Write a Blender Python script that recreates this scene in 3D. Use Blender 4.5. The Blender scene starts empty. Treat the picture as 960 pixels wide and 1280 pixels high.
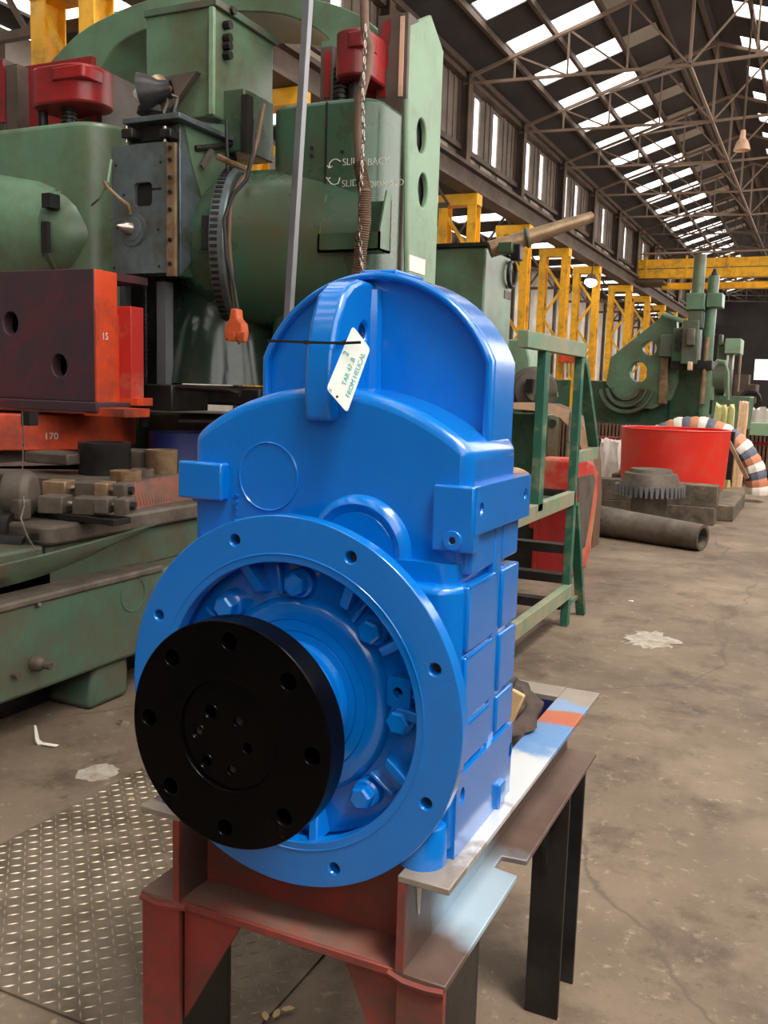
import bpy, bmesh, math, random
from mathutils import Vector, Matrix
random.seed(7)
SC = bpy.context.scene
COL = SC.collection
PI = math.pi

# ------------------------------------------------------------------ camera
FPX, EYE = 1160.0, 1.55            # focal length in pixels of the 960x1280 frame, eye height
VX, VY, RO = 1030.0, 500.0, 0.03   # vanishing point of the hall axis (+Y), roll of the horizon
_d = Vector((VX - 480, VY - 640, FPX)).normalized()
_h = Vector((0, VY - RO * (VX - 480) - 640, FPX))
_n = _d.cross(_h).normalized()
if _n.y > 0: _n = -_n
_x = _d.cross(_n)
if _x.x < 0: _x = -_x
RW = Matrix((_x, _d, _n))          # camera (x right, y down, z forward) -> world
CAMLOC = Vector((0, 0, EYE))
cam = bpy.data.cameras.new('camera'); camo = bpy.data.objects.new('camera', cam); COL.objects.link(camo)
cam.sensor_fit = 'HORIZONTAL'; cam.sensor_width = 36.0; cam.lens = FPX * 36.0 / 960.0
cam.clip_start = 0.05; cam.clip_end = 500
_r = RW @ Vector((1, 0, 0)); _u = RW @ Vector((0, -1, 0)); _b = -(RW @ Vector((0, 0, 1)))
camo.matrix_world = Matrix(((_r.x, _u.x, _b.x, 0), (_r.y, _u.y, _b.y, 0), (_r.z, _u.z, _b.z, EYE), (0, 0, 0, 1)))
SC.camera = camo

# ------------------------------------------------------------------ world, exposure
SC.view_settings.view_transform = 'Standard'; SC.view_settings.look = 'None'
SC.view_settings.gamma = 1.0; SC.view_settings.use_curve_mapping = False
SC.view_settings.exposure = 1.75
SC.cycles.use_denoising = True
SC.cycles.max_bounces = 8; SC.cycles.transparent_max_bounces = 12
wd = bpy.data.worlds.new('overcast_sky'); SC.world = wd; wd.use_nodes = True
_nt = wd.node_tree; _nt.nodes.clear()
_bg = _nt.nodes.new('ShaderNodeBackground'); _bg.inputs[0].default_value = (1.0, 0.965, 0.92, 1); _bg.inputs[1].default_value = 1.25
_wo = _nt.nodes.new('ShaderNodeOutputWorld'); _nt.links.new(_bg.outputs[0], _wo.inputs[0])
sun = bpy.data.lights.new('sun', 'SUN'); sun.energy = 2.2; sun.angle = math.radians(16); sun.color = (1.0, 0.95, 0.87)
suno = bpy.data.objects.new('sun', sun); COL.objects.link(suno); suno.location = (8, -6, 20)
suno.rotation_euler = Vector((-0.38, 0.22, -0.90)).to_track_quat('-Z', 'Y').to_euler()

# ------------------------------------------------------------------ pixel -> place helpers (distance always given)
def ray(x, y): return RW @ Vector((x - 480, y - 640, FPX))
def q(x, y, Y):
    d = ray(x, y); return CAMLOC + d * (Y / d.y)
def qx(x, y, X):
    d = ray(x, y); return CAMLOC + d * (X / d.x)
def qz(x, y, z=0.0):
    d = ray(x, y); return CAMLOC + d * ((z - EYE) / d.z)

# ------------------------------------------------------------------ materials
def lin(c):
    f = lambda v: v / 12.92 if v <= 0.04045 else ((v + 0.055) / 1.055) ** 2.4
    return tuple(f(v / 255.0) for v in c) + (1.0,)
MATS = {}
def pm(name, c, rough=0.5, metal=0.0, var=0.15, scale=4.0, dirt=None, damt=0.35, dscale=2.0, bump=0.0, bscale=60.0, coat=0.0, spec=0.5, rvar=0.1):
    m = bpy.data.materials.new(name); m.use_nodes = True; nt = m.node_tree; N = nt.nodes; L = nt.links
    p = N['Principled BSDF']
    tc = N.new('ShaderNodeTexCoord')
    n1 = N.new('ShaderNodeTexNoise'); n1.inputs['Scale'].default_value = scale; n1.inputs['Detail'].default_value = 6; n1.inputs['Roughness'].default_value = 0.6
    L.new(tc.outputs['Object'], n1.inputs['Vector'])
    r1 = N.new('ShaderNodeValToRGB'); b = lin(c)
    r1.color_ramp.elements[0].position = 0.3; r1.color_ramp.elements[1].position = 0.7
    r1.color_ramp.elements[0].color = tuple(v * (1 - var) for v in b[:3]) + (1,)
    r1.color_ramp.elements[1].color = tuple(min(1, v * (1 + var)) for v in b[:3]) + (1,)
    L.new(n1.outputs['Fac'], r1.inputs['Fac'])
    colout = r1.outputs['Color']
    if dirt is not None:
        n2 = N.new('ShaderNodeTexNoise'); n2.inputs['Scale'].default_value = dscale; n2.inputs['Detail'].default_value = 9; n2.inputs['Roughness'].default_value = 0.7
        L.new(tc.outputs['Object'], n2.inputs['Vector'])
        r2 = N.new('ShaderNodeValToRGB')
        r2.color_ramp.elements[0].position = max(0.0, 0.62 - damt * 0.5); r2.color_ramp.elements[1].position = min(1.0, 0.78 - damt * 0.3)
        L.new(n2.outputs['Fac'], r2.inputs['Fac'])
        mx = N.new('ShaderNodeMix'); mx.data_type = 'RGBA'
        L.new(r2.outputs['Color'], mx.inputs['Factor']); L.new(colout, mx.inputs['A']); mx.inputs['B'].default_value = lin(dirt)
        colout = mx.outputs['Result']
    L.new(colout, p.inputs['Base Color'])
    mr = N.new('ShaderNodeMapRange'); mr.inputs['To Min'].default_value = max(0.02, rough - rvar); mr.inputs['To Max'].default_value = min(1, rough + rvar)
    L.new(n1.outputs['Fac'], mr.inputs['Value']); L.new(mr.outputs['Result'], p.inputs['Roughness'])
    p.inputs['Metallic'].default_value = metal
    p.inputs['Specular IOR Level'].default_value = spec
    p.inputs['Coat Weight'].default_value = coat; p.inputs['Coat Roughness'].default_value = 0.12
    if bump > 0:
        nb = N.new('ShaderNodeTexNoise'); nb.inputs['Scale'].default_value = bscale; nb.inputs['Detail'].default_value = 3
        L.new(tc.outputs['Object'], nb.inputs['Vector'])
        bp = N.new('ShaderNodeBump'); bp.inputs['Strength'].default_value = bump; bp.inputs['Distance'].default_value = 0.01
        L.new(nb.outputs['Fac'], bp.inputs['Height']); L.new(bp.outputs['Normal'], p.inputs['Normal'])
    MATS[name] = m
    return m

BLUE = pm('blue_enamel', (0, 112, 202), rough=0.24, var=0.05, scale=9, bump=0.03, bscale=160, coat=0.8, rvar=0.06)
BLACK = pm('black_paint', (6, 5, 5), rough=0.22, var=0.3, scale=7, dirt=(24, 16, 13), damt=0.06, bump=0.03, bscale=90, spec=0.09)
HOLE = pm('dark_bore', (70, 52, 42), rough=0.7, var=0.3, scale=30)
HOLLOW_SHADE = pm('hollow_shade', (26, 22, 22), rough=0.6, var=0.3, scale=60)  # dark colour stands in for the shade inside holes, slots and openings
REDOX = pm('red_oxide_primer', (142, 52, 44), rough=0.62, var=0.2, scale=6, dirt=(88, 62, 52), damt=0.42, dscale=5, bump=0.1)
DUSTY = pm('dusty_red_flange', (112, 88, 76), rough=0.7, var=0.2, scale=7, dirt=(128, 60, 50), damt=0.4, dscale=4, bump=0.1)
RAWST = pm('weathered_steel', (92, 80, 72), rough=0.6, metal=0.25, var=0.3, scale=8, dirt=(62, 50, 44), damt=0.5, dscale=6, bump=0.1)
DARKST = pm('dark_oily_steel_and_shade', (48, 44, 42), rough=0.45, metal=0.3, var=0.35, scale=8, dirt=(28, 24, 22), damt=0.5, dscale=5, bump=0.1)  # oily steel, also used as painted shade under and inside the bed
GREEN = pm('old_green_machine_paint', (98, 130, 104), rough=0.36, var=0.16, scale=2.2, dirt=(86, 88, 64), damt=0.42, dscale=1.3, bump=0.04, bscale=20)
GREEND = pm('dark_green_machine_paint', (58, 92, 72), rough=0.28, var=0.2, scale=2.2, dirt=(78, 76, 52), damt=0.4, dscale=1.3, bump=0.04, bscale=20)
GREENL = pm('pale_green_machine_paint', (132, 162, 132), rough=0.5, var=0.10, scale=3, dirt=(118, 134, 104), damt=0.34, dscale=2, bump=0.03)
GREENB = pm('grimy_green_bed_paint', (74, 106, 88), rough=0.5, var=0.2, scale=3, dirt=(88, 78, 62), damt=0.52, dscale=2.6, bump=0.06)
LADG = pm('ladder_green_paint', (40, 96, 76), rough=0.5, var=0.12, scale=5, dirt=(140, 140, 112), damt=0.25, dscale=5)
LADT = pm('worn_pale_green_paint', (104, 142, 112), rough=0.55, var=0.12, scale=5, dirt=(160, 144, 120), damt=0.5, dscale=4)
YELLOW = pm('crane_yellow_paint', (240, 176, 24), rough=0.5, var=0.1, scale=3, dirt=(170, 128, 50), damt=0.3, dscale=2)
REDP = pm('glossy_red_paint', (222, 52, 40), rough=0.4, var=0.08, scale=3, dirt=(196, 84, 62), damt=0.2, dscale=3)
REDM = pm('machine_red_paint', (158, 36, 38), rough=0.35, var=0.15, scale=3, dirt=(104, 40, 38), damt=0.35, dscale=2.6)
REDC = pm('cabinet_red_paint', (196, 48, 42), rough=0.5, var=0.1, scale=3, dirt=(192, 140, 108), damt=0.32, dscale=2.2)
ORANGE = pm('orange_red_primer', (226, 78, 36), rough=0.55, var=0.15, scale=3, dirt=(120, 56, 40), damt=0.35, dscale=2)
MAROON = pm('worn_maroon_paint', (112, 38, 42), rough=0.62, var=0.3, scale=3.4, dirt=(66, 48, 56), damt=0.78, dscale=2.6, bump=0.06)
BROWNP = pm('brown_guide_paint', (96, 82, 74), rough=0.6, var=0.15, scale=3, dirt=(70, 60, 54), damt=0.4)
STEEL = pm('bright_steel', (170, 162, 152), rough=0.3, metal=0.9, var=0.2, scale=12)
STEELB = pm('blued_machine_steel', (112, 124, 128), rough=0.35, metal=0.55, var=0.25, scale=5, dirt=(92, 88, 74), damt=0.35, dscale=4)
GALV = pm('grey_steel_bar', (138, 138, 142), rough=0.45, metal=0.6, var=0.12, scale=6)
CASTI = pm('grey_cast_iron', (116, 106, 96), rough=0.6, metal=0.3, var=0.2, scale=6, dirt=(84, 72, 62), damt=0.5, dscale=4, bump=0.1)
RUSTCYL = pm('machined_ring_steel', (168, 142, 112), rough=0.45, metal=0.5, var=0.25, scale=6, dirt=(112, 82, 56), damt=0.4, dscale=4)
WOOD = pm('oily_timber', (118, 104, 86), rough=0.8, var=0.25, scale=8, dirt=(70, 62, 52), damt=0.5, dscale=5, bump=0.2)
WOODL = pm('bare_timber', (208, 168, 112), rough=0.75, var=0.15, scale=8, bump=0.1)
STRUCT = pm('rusty_structural_steel', (92, 74, 62), rough=0.7, var=0.2, scale=2, dirt=(64, 50, 42), damt=0.45, dscale=1.2)
TRUSSM = pm('truss_steel', (134, 112, 96), rough=0.65, var=0.15, scale=2)
ROOFM = pm('dark_roof_sheet', (54, 48, 45), rough=0.85, var=0.2, scale=1.2, dirt=(40, 34, 32), damt=0.4, dscale=0.7)
WALLM = pm('dusty_wall_sheet', (122, 110, 100), rough=0.85, var=0.12, scale=1.5, dirt=(94, 82, 74), damt=0.4, dscale=0.8)
WALLP = pm('pale_wall_sheet', (196, 190, 182), rough=0.85, var=0.08, scale=1.0, dirt=(150, 140, 128), damt=0.35, dscale=0.6)
CREAM = pm('cream_pink_paint', (232, 190, 158), rough=0.55, var=0.08, scale=3, dirt=(170, 130, 106), damt=0.3, dscale=2)
BLUEDK = pm('navy_paint', (22, 36, 92), rough=0.5, var=0.15, scale=4)
RUBBER = pm('black_rubber', (22, 21, 21), rough=0.6, var=0.2, scale=20)
HOSE = pm('brown_hose', (112, 84, 66), rough=0.6, var=0.2, scale=10)
PLUGM = pm('orange_plastic', (214, 96, 48), rough=0.5, var=0.1, scale=14, dirt=(150, 70, 40), damt=0.3, dscale=10)
TAGM = pm('white_tag_card', (238, 246, 240), rough=0.55, var=0.03, scale=40)
INK = pm('teal_ink', (46, 168, 170), rough=0.6, var=0.1, scale=50)
CHALK = pm('white_chalk', (226, 224, 208), rough=0.9, var=0.1, scale=40)
WHITEP = pm('white_paint', (238, 236, 230), rough=0.5, var=0.05, scale=14)
RAG = pm('dark_rag_cloth', (50, 44, 42), rough=0.9, var=0.35, scale=12, dirt=(86, 66, 54), damt=0.35, dscale=9, bump=0.3)
PAPER = pm('white_paper_scrap', (232, 226, 212), rough=0.8, var=0.06, scale=20)
LEAFM = pm('dry_leaf', (176, 150, 108), rough=0.8, var=0.2, scale=20)
CONCRETE_PATCH = pm('pale_floor_patch', (172, 164, 152), rough=0.8, var=0.12, scale=14, dirt=(128, 112, 96), damt=0.45, dscale=12)
BRUSHM = pm('dull_red_table_plate', (150, 92, 78), rough=0.6, var=0.16, scale=6, dirt=(110, 84, 70), damt=0.4, dscale=5)
FOLIAGE = pm('green_foliage', (110, 150, 70), rough=0.7, var=0.3, scale=8)

def beam_material():
    # bare ground flat bar with blue overspray, white patches and orange primer along its length
    m = pm('oversprayed_flange', (150, 138, 126), rough=0.38, metal=0.3, var=0.2, scale=10, bump=0.06)
    nt = m.node_tree; N = nt.nodes; L = nt.links; p = N['Principled BSDF']
    old = p.inputs['Base Color'].links[0].from_socket
    tc = N.new('ShaderNodeTexCoord'); sep = N.new('ShaderNodeSeparateXYZ'); L.new(tc.outputs['Object'], sep.inputs[0])
    nz = N.new('ShaderNodeTexNoise'); nz.inputs['Scale'].default_value = 9; nz.inputs['Detail'].default_value = 5; L.new(tc.outputs['Object'], nz.inputs['Vector'])
    def band(y0, y1, soft, col, amt, prev):
        ad = N.new('ShaderNodeMath'); ad.operation = 'MULTIPLY_ADD'; L.new(nz.outputs['Fac'], ad.inputs[0]); ad.inputs[1].default_value = amt; ad.inputs[2].default_value = -amt * 0.5
        s = N.new('ShaderNodeMath'); s.operation = 'ADD'; L.new(sep.outputs['Y'], s.inputs[0]); L.new(ad.outputs[0], s.inputs[1])
        a = N.new('ShaderNodeMapRange'); a.interpolation_type = 'SMOOTHSTEP'; L.new(s.outputs[0], a.inputs[0]); a.inputs[1].default_value = y0 - soft; a.inputs[2].default_value = y0 + soft
        b = N.new('ShaderNodeMapRange'); b.interpolation_type = 'SMOOTHSTEP'; L.new(s.outputs[0], b.inputs[0]); b.inputs[1].default_value = y1 - soft; b.inputs[2].default_value = y1 + soft; b.inputs[3].default_value = 1; b.inputs[4].default_value = 0
        mu = N.new('ShaderNodeMath'); mu.operation = 'MULTIPLY'; L.new(a.outputs[0], mu.inputs[0]); L.new(b.outputs[0], mu.inputs[1])
        mx = N.new('ShaderNodeMix'); mx.data_type = 'RGBA'; L.new(mu.outputs[0], mx.inputs['Factor']); L.new(prev, mx.inputs['A']); mx.inputs['B'].default_value = lin(col)
        return mx.outputs['Result']
    c = band(0.33, 0.66, 0.04, (206, 208, 210), 0.5, old)
    c = band(0.62, 0.80, 0.05, (104, 146, 196), 0.42, c)
    c = band(0.80, 0.90, 0.012, (186, 104, 76), 0.02, c)
    c = band(0.90, 0.98, 0.02, (130, 160, 196), 0.2, c)
    c = band(0.12, 0.30, 0.03, (206, 208, 210), 0.5, c)
    L.new(c, p.inputs['Base Color'])
    return m
FLANGEM = beam_material()
def web_material():
    m = pm('silver_oversprayed_web', (104, 84, 75), rough=0.42, metal=0.3, var=0.25, scale=8, bump=0.06)
    nt = m.node_tree; N = nt.nodes; L = nt.links; p = N['Principled BSDF']
    old = p.inputs['Base Color'].links[0].from_socket
    tc = N.new('ShaderNodeTexCoord'); sep = N.new('ShaderNodeSeparateXYZ'); L.new(tc.outputs['Object'], sep.inputs[0])
    nz = N.new('ShaderNodeTexNoise'); nz.inputs['Scale'].default_value = 6; nz.inputs['Detail'].default_value = 4; L.new(tc.outputs['Object'], nz.inputs['Vector'])
    ad = N.new('ShaderNodeMath'); ad.operation = 'MULTIPLY_ADD'; L.new(nz.outputs['Fac'], ad.inputs[0]); ad.inputs[1].default_value = 0.22; L.new(sep.outputs['Y'], ad.inputs[2])
    cr = N.new('ShaderNodeValToRGB'); e = cr.color_ramp.elements
    e[0].position = 0.20; e[0].color = (0, 0, 0, 1); e[1].position = 0.30; e[1].color = (1, 1, 1, 1)
    e2 = cr.color_ramp.elements.new(0.50); e2.color = (0.8, 0.8, 0.8, 1); e3 = cr.color_ramp.elements.new(0.62); e3.color = (0, 0, 0, 1)
    L.new(ad.outputs[0], cr.inputs[0])
    mx = N.new('ShaderNodeMix'); mx.data_type = 'RGBA'; L.new(cr.outputs[0], mx.inputs['Factor']); L.new(old, mx.inputs['A']); mx.inputs['B'].default_value = lin((176, 198, 214))
    L.new(mx.outputs['Result'], p.inputs['Base Color'])
    return m
WEBM = web_material()

def floor_material():
    m = bpy.data.materials.new('stained_concrete'); m.use_nodes = True; nt = m.node_tree; N = nt.nodes; L = nt.links
    p = N['Principled BSDF']; tc = N.new('ShaderNodeTexCoord')
    def noise(s, d=8, r=0.6):
        n = N.new('ShaderNodeTexNoise'); n.inputs['Scale'].default_value = s; n.inputs['Detail'].default_value = d; n.inputs['Roughness'].default_value = r
        L.new(tc.outputs['Object'], n.inputs['Vector']); return n.outputs['Fac']
    def ramp(f, a, b, ca, cb):
        r = N.new('ShaderNodeValToRGB'); r.color_ramp.elements[0].position = a; r.color_ramp.elements[1].position = b
        r.color_ramp.elements[0].color = ca; r.color_ramp.elements[1].color = cb; L.new(f, r.inputs[0]); return r.outputs[0]
    def mix(fac, a, b):
        x = N.new('ShaderNodeMix'); x.data_type = 'RGBA'
        if isinstance(fac, float): x.inputs['Factor'].default_value = fac
        else: L.new(fac, x.inputs['Factor'])
        for k, v in (('A', a), ('B', b)):
            if isinstance(v, tuple): x.inputs[k].default_value = v
            else: L.new(v, x.inputs[k])
        return x.outputs['Result']
    W, K = (1, 1, 1, 1), (0, 0, 0, 1)
    c = ramp(noise(0.9), 0.3, 0.7, lin((94, 80, 67)), lin((132, 115, 98)))
    c = mix(ramp(noise(2.6, 10, 0.72), 0.50, 0.66, K, W), c, lin((84, 70, 58)))
    c = mix(ramp(noise(0.45, 6), 0.52, 0.68, K, W), c, lin((134, 118, 101)))
    c = mix(ramp(noise(14, 10, 0.75), 0.57, 0.70, K, W), c, lin((160, 144, 124)))
    c = mix(ramp(noise(38, 8, 0.8), 0.60, 0.70, K, W), c, lin((70, 58, 48)))
    c = mix(ramp(noise(55, 6, 0.7), 0.66, 0.72, K, W), c, lin((196, 184, 166)))
    c = mix(ramp(noise(5.5, 10, 0.8), 0.57, 0.74, K, W), c, lin((62, 51, 42)))
    vo = N.new('ShaderNodeTexVoronoi'); vo.feature = 'DISTANCE_TO_EDGE'; vo.inputs['Scale'].default_value = 0.32
    wv = N.new('ShaderNodeTexNoise'); wv.inputs['Scale'].default_value = 1.4; wv.inputs['Detail'].default_value = 5; L.new(tc.outputs['Object'], wv.inputs['Vector'])
    va = N.new('ShaderNodeVectorMath'); va.operation = 'MULTIPLY_ADD'; L.new(wv.outputs['Color'], va.inputs[0]); va.inputs[1].default_value = (0.6, 0.6, 0); L.new(tc.outputs['Object'], va.inputs[2])
    L.new(va.outputs[0], vo.inputs['Vector'])
    c = mix(ramp(vo.outputs['Distance'], 0.0, 0.004, W, K), c, lin((92, 78, 66)))
    L.new(c, p.inputs['Base Color'])
    rr = ramp(noise(1.7), 0.35, 0.7, (0.42, 0.42, 0.42, 1), (0.8, 0.8, 0.8, 1)); L.new(rr, p.inputs['Roughness'])
    p.inputs['Specular IOR Level'].default_value = 0.35
    bp = N.new('ShaderNodeBump'); bp.inputs['Strength'].default_value = 0.25; bp.inputs['Distance'].default_value = 0.02
    L.new(noise(9, 10, 0.7), bp.inputs['Height']); L.new(bp.outputs[0], p.inputs['Normal'])
    return m
FLOORM = floor_material()
PLATEM = pm('worn_tread_steel', (132, 118, 102), rough=0.5, metal=0.35, var=0.25, scale=4, dirt=(92, 78, 64), damt=0.5, dscale=3, bump=0.08)
LUGM = pm('polished_tread_lugs', (188, 175, 154), rough=0.4, metal=0.45, var=0.2, scale=4, dirt=(120, 104, 86), damt=0.45, dscale=2.4)

def pane_material():
    m = bpy.data.materials.new('translucent_roof_sheet'); m.use_nodes = True; nt = m.node_tree; N = nt.nodes; L = nt.links
    N.clear(); out = N.new('ShaderNodeOutputMaterial'); t = N.new('ShaderNodeBsdfTransparent'); d = N.new('ShaderNodeBsdfTranslucent'); x = N.new('ShaderNodeMixShader')
    nz = N.new('ShaderNodeTexNoise'); nz.inputs['Scale'].default_value = 1.5
    tc = N.new('ShaderNodeTexCoord'); L.new(tc.outputs['Object'], nz.inputs['Vector'])
    mr = N.new('ShaderNodeMapRange'); mr.inputs['To Min'].default_value = 0.10; mr.inputs['To Max'].default_value = 0.30; L.new(nz.outputs['Fac'], mr.inputs[0]); L.new(mr.outputs[0], x.inputs[0])
    t.inputs[0].default_value = (0.95, 0.95, 0.95, 1); d.inputs[0].default_value = (0.9, 0.9, 0.88, 1)
    L.new(t.outputs[0], x.inputs[1]); L.new(d.outputs[0], x.inputs[2]); L.new(x.outputs[0], out.inputs[0])
    return m
PANE = pane_material()
DULLPANE = pm('soiled_roof_sheet', (150, 140, 128), rough=0.8, var=0.1, scale=1)
def lamp_material(name, col, s):
    m = bpy.data.materials.new(name); m.use_nodes = True; p = m.node_tree.nodes['Principled BSDF']
    p.inputs['Base Color'].default_value = col; p.inputs['Emission Color'].default_value = col; p.inputs['Emission Strength'].default_value = s
    return m
LAMPM = lamp_material('lit_lamp', (1, 0.93, 0.75, 1), 6.0)

# ------------------------------------------------------------------ mesh helpers
class MB:
    def __init__(s): s.bm = bmesh.new()
    def face(s, vs):
        try: return s.bm.faces.new(vs)
        except ValueError: return None
    def box(s, x0, x1, y0, y1, z0, z1, M=None):
        if x1 < x0: x0, x1 = x1, x0
        if y1 < y0: y0, y1 = y1, y0
        if z1 < z0: z0, z1 = z1, z0
        P = [Vector(p) for p in ((x0,y0,z0),(x1,y0,z0),(x1,y1,z0),(x0,y1,z0),(x0,y0,z1),(x1,y0,z1),(x1,y1,z1),(x0,y1,z1))]
        if M is not None: P = [M @ p for p in P]
        v = [s.bm.verts.new(p) for p in P]
        for f in ((3,2,1,0),(4,5,6,7),(0,1,5,4),(1,2,6,5),(2,3,7,6),(3,0,4,7)): s.face([v[i] for i in f])
        return s
    def bar(s, a, b, w, h, up=(0,0,1)):
        a, b = Vector(a), Vector(b); d = b - a; l = d.length; d.normalize(); u = Vector(up)
        if abs(d.dot(u)) > 0.98: u = Vector((1, 0, 0))
        sx = d.cross(u).normalized(); uz = sx.cross(d).normalized()
        M = Matrix(((sx.x, d.x, uz.x, a.x), (sx.y, d.y, uz.y, a.y), (sx.z, d.z, uz.z, a.z), (0,0,0,1)))
        return s.box(-w/2, w/2, 0, l, -h/2, h/2, M)
    def rings(s, rings, caps=True, closed=True):
        vs = [[s.bm.verts.new(p) for p in r] for r in rings]; n = len(rings[0])
        for a, b in zip(vs, vs[1:]):
            for i in range(n if closed else n - 1): s.face([a[i], a[(i+1) % n], b[(i+1) % n], b[i]])
        if caps:
            s.face(list(reversed(vs[0]))); s.face(vs[-1])
        return s
    def lathe(s, prof, o, axis, n=32, caps=True, a0=0.0):
        o = Vector(o); ax = Vector(axis).normalized(); t = Vector((0,0,1)) if abs(ax.z) < 0.9 else Vector((1,0,0))
        u = t.cross(ax).normalized(); v = ax.cross(u)
        return s.rings([[o + ax*h + (u*math.cos(a0+2*PI*i/n) + v*math.sin(a0+2*PI*i/n))*r for i in range(n)] for r, h in prof], caps)
    def cyl(s, a, b, r, r2=None, n=24):
        a, b = Vector(a), Vector(b)
        return s.lathe([(r, 0), (r if r2 is None else r2, (b - a).length)], a, b - a, n)
    def tube(s, pts, r, n=8):
        pts = [Vector(p) for p in pts]; R = []; u = None
        for i, p in enumerate(pts):
            d = (pts[min(i+1, len(pts)-1)] - pts[max(i-1, 0)]).normalized()
            if u is None:
                u = d.orthogonal().normalized()
            u = (u - d * u.dot(d)).normalized(); w = d.cross(u)
            rr = r[i] if isinstance(r, (list, tuple)) else r
            R.append([p + (u*math.cos(2*PI*k/n) + w*math.sin(2*PI*k/n))*rr for k in range(n)])
        return s.rings(R)
    def prism(s, poly, axis, a, b):
        f = {'x': lambda u, v, t: (t, u, v), 'y': lambda u, v, t: (u, t, v), 'z': lambda u, v, t: (u, v, t)}[axis]
        return s.rings([[Vector(f(u, v, a)) for u, v in poly], [Vector(f(u, v, b)) for u, v in poly]])
    def plate(s, outer, holes, axis, a, b):
        f = {'x': lambda u, v, t: (t, u, v), 'y': lambda u, v, t: (u, t, v), 'z': lambda u, v, t: (u, v, t)}[axis]
        tmp = bmesh.new()
        for lp in [outer] + holes:
            vs = [tmp.verts.new(f(u, v, 0)) for u, v in lp]
            for i in range(len(vs)): tmp.edges.new((vs[i], vs[(i+1) % len(vs)]))
        bmesh.ops.triangle_fill(tmp, use_beauty=True, use_dissolve=False, edges=tmp.edges[:])
        tmp.verts.index_update()
        ax = {'x': 0, 'y': 1, 'z': 2}[axis]
        sets = []
        for t in (a, b):
            d = {}
            for v in tmp.verts:
                c = v.co.copy(); c[ax] = t; d[v.index] = s.bm.verts.new(c)
            for fc in tmp.faces: s.face([d[v.index] for v in fc.verts])
            sets.append(d)
        k = 0
        for lp in [outer] + holes:
            n = len(lp)
            for i in range(n):
                s.face([sets[0][k+i], sets[0][k+(i+1) % n], sets[1][k+(i+1) % n], sets[1][k+i]])
            k += n
        tmp.free(); return s
    def ball(s, c, r, n=16, m=10, sc=(1,1,1)):
        c = Vector(c)
        return s.rings([[c + Vector((r*sc[0]*math.sin(PI*j/m)*math.cos(2*PI*i/n), r*sc[1]*math.sin(PI*j/m)*math.sin(2*PI*i/n), r*sc[2]*math.cos(PI*j/m))) for i in range(n)] for j in [0.15] + list(range(1, m)) + [m-0.15]])
    def torus(s, c, axis, R, r, n=48, m=8, a0=0, a1=2*PI):
        c = Vector(c); ax = Vector(axis).normalized(); t = Vector((0,0,1)) if abs(ax.z) < 0.9 else Vector((1,0,0))
        u = t.cross(ax).normalized(); v = ax.cross(u); full = abs(a1 - a0 - 2*PI) < 1e-6
        rings = []
        for i in range(n + 1):
            a = a0 + (a1 - a0) * i / n; d = u*math.cos(a) + v*math.sin(a)
            rings.append([c + d*(R + r*math.cos(2*PI*k/m)) + ax*(r*math.sin(2*PI*k/m)) for k in range(m)])
        return s.rings(rings, caps=not full)

def circ(cx, cy, r, n=24, a0=0.0): return [(cx + r*math.cos(a0 + 2*PI*i/n), cy + r*math.sin(a0 + 2*PI*i/n)) for i in range(n)]
def rrect(x0, x1, y0, y1, r, n=5):
    if x1 < x0: x0, x1 = x1, x0
    if y1 < y0: y0, y1 = y1, y0
    P = []
    for cx, cy, a in ((x1-r, y1-r, 0), (x0+r, y1-r, PI/2), (x0+r, y0+r, PI), (x1-r, y0+r, 1.5*PI)):
        for i in range(n + 1): P.append((cx + r*math.cos(a + PI/2*i/n), cy + r*math.sin(a + PI/2*i/n)))
    return P

ORG = {}
def thing(name, label, cat, loc=(0,0,0), group=None, rotz=0.0, local=False, kind=None):
    o = bpy.data.objects.new(name, None); COL.objects.link(o); o.empty_display_size = 0.1
    o.location = loc; o.rotation_euler = (0, 0, rotz)
    if label: o['label'] = label
    if cat: o['category'] = cat
    if group: o['group'] = group
    if kind: o['kind'] = kind
    ORG[o] = Vector((0, 0, 0)) if local else Vector(loc)
    return o
def obj(name, mb, mat, parent=None, bevel=0.0, seg=2, sharp=40, label=None, cat=None, group=None, kind=None, loc=None):
    bm = mb.bm
    bmesh.ops.remove_doubles(bm, verts=bm.verts[:], dist=1e-6)
    bmesh.ops.recalc_face_normals(bm, faces=bm.faces[:])
    off = ORG.get(parent, Vector((0,0,0))) if parent else Vector(loc or (0,0,0))
    if off.length > 0: bmesh.ops.translate(bm, verts=bm.verts[:], vec=-off)
    me = bpy.data.meshes.new(name); bm.to_mesh(me); bm.free()
    for f in me.polygons: f.use_smooth = True
    me.set_sharp_from_angle(angle=math.radians(sharp))
    me.materials.append(mat)
    o = bpy.data.objects.new(name, me); COL.objects.link(o)
    if parent: o.parent = parent; ORG[o] = off
    else: o.location = off; ORG[o] = off
    if bevel > 0:
        b = o.modifiers.new('bevel', 'BEVEL'); b.width = bevel; b.segments = seg; b.limit_method = 'ANGLE'; b.angle_limit = math.radians(35); b.harden_normals = False
    if label: o['label'] = label
    if cat: o['category'] = cat
    if group: o['group'] = group
    if kind: o['kind'] = kind
    return o
def struct(name, mb, mat, parent=None, **k):
    return obj(name, mb, mat, parent, kind=None if parent else 'structure', **k)
def dup(root, loc, rotz=None, label=None):
    r = root.copy(); COL.objects.link(r); r.location = loc
    if rotz is not None: r.rotation_euler = (0, 0, rotz)
    if label: r['label'] = label
    for ch in list(root.children):
        c = ch.copy(); COL.objects.link(c); c.parent = r
        for g in list(ch.children):
            d = g.copy(); COL.objects.link(d); d.parent = c
    return r
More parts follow.
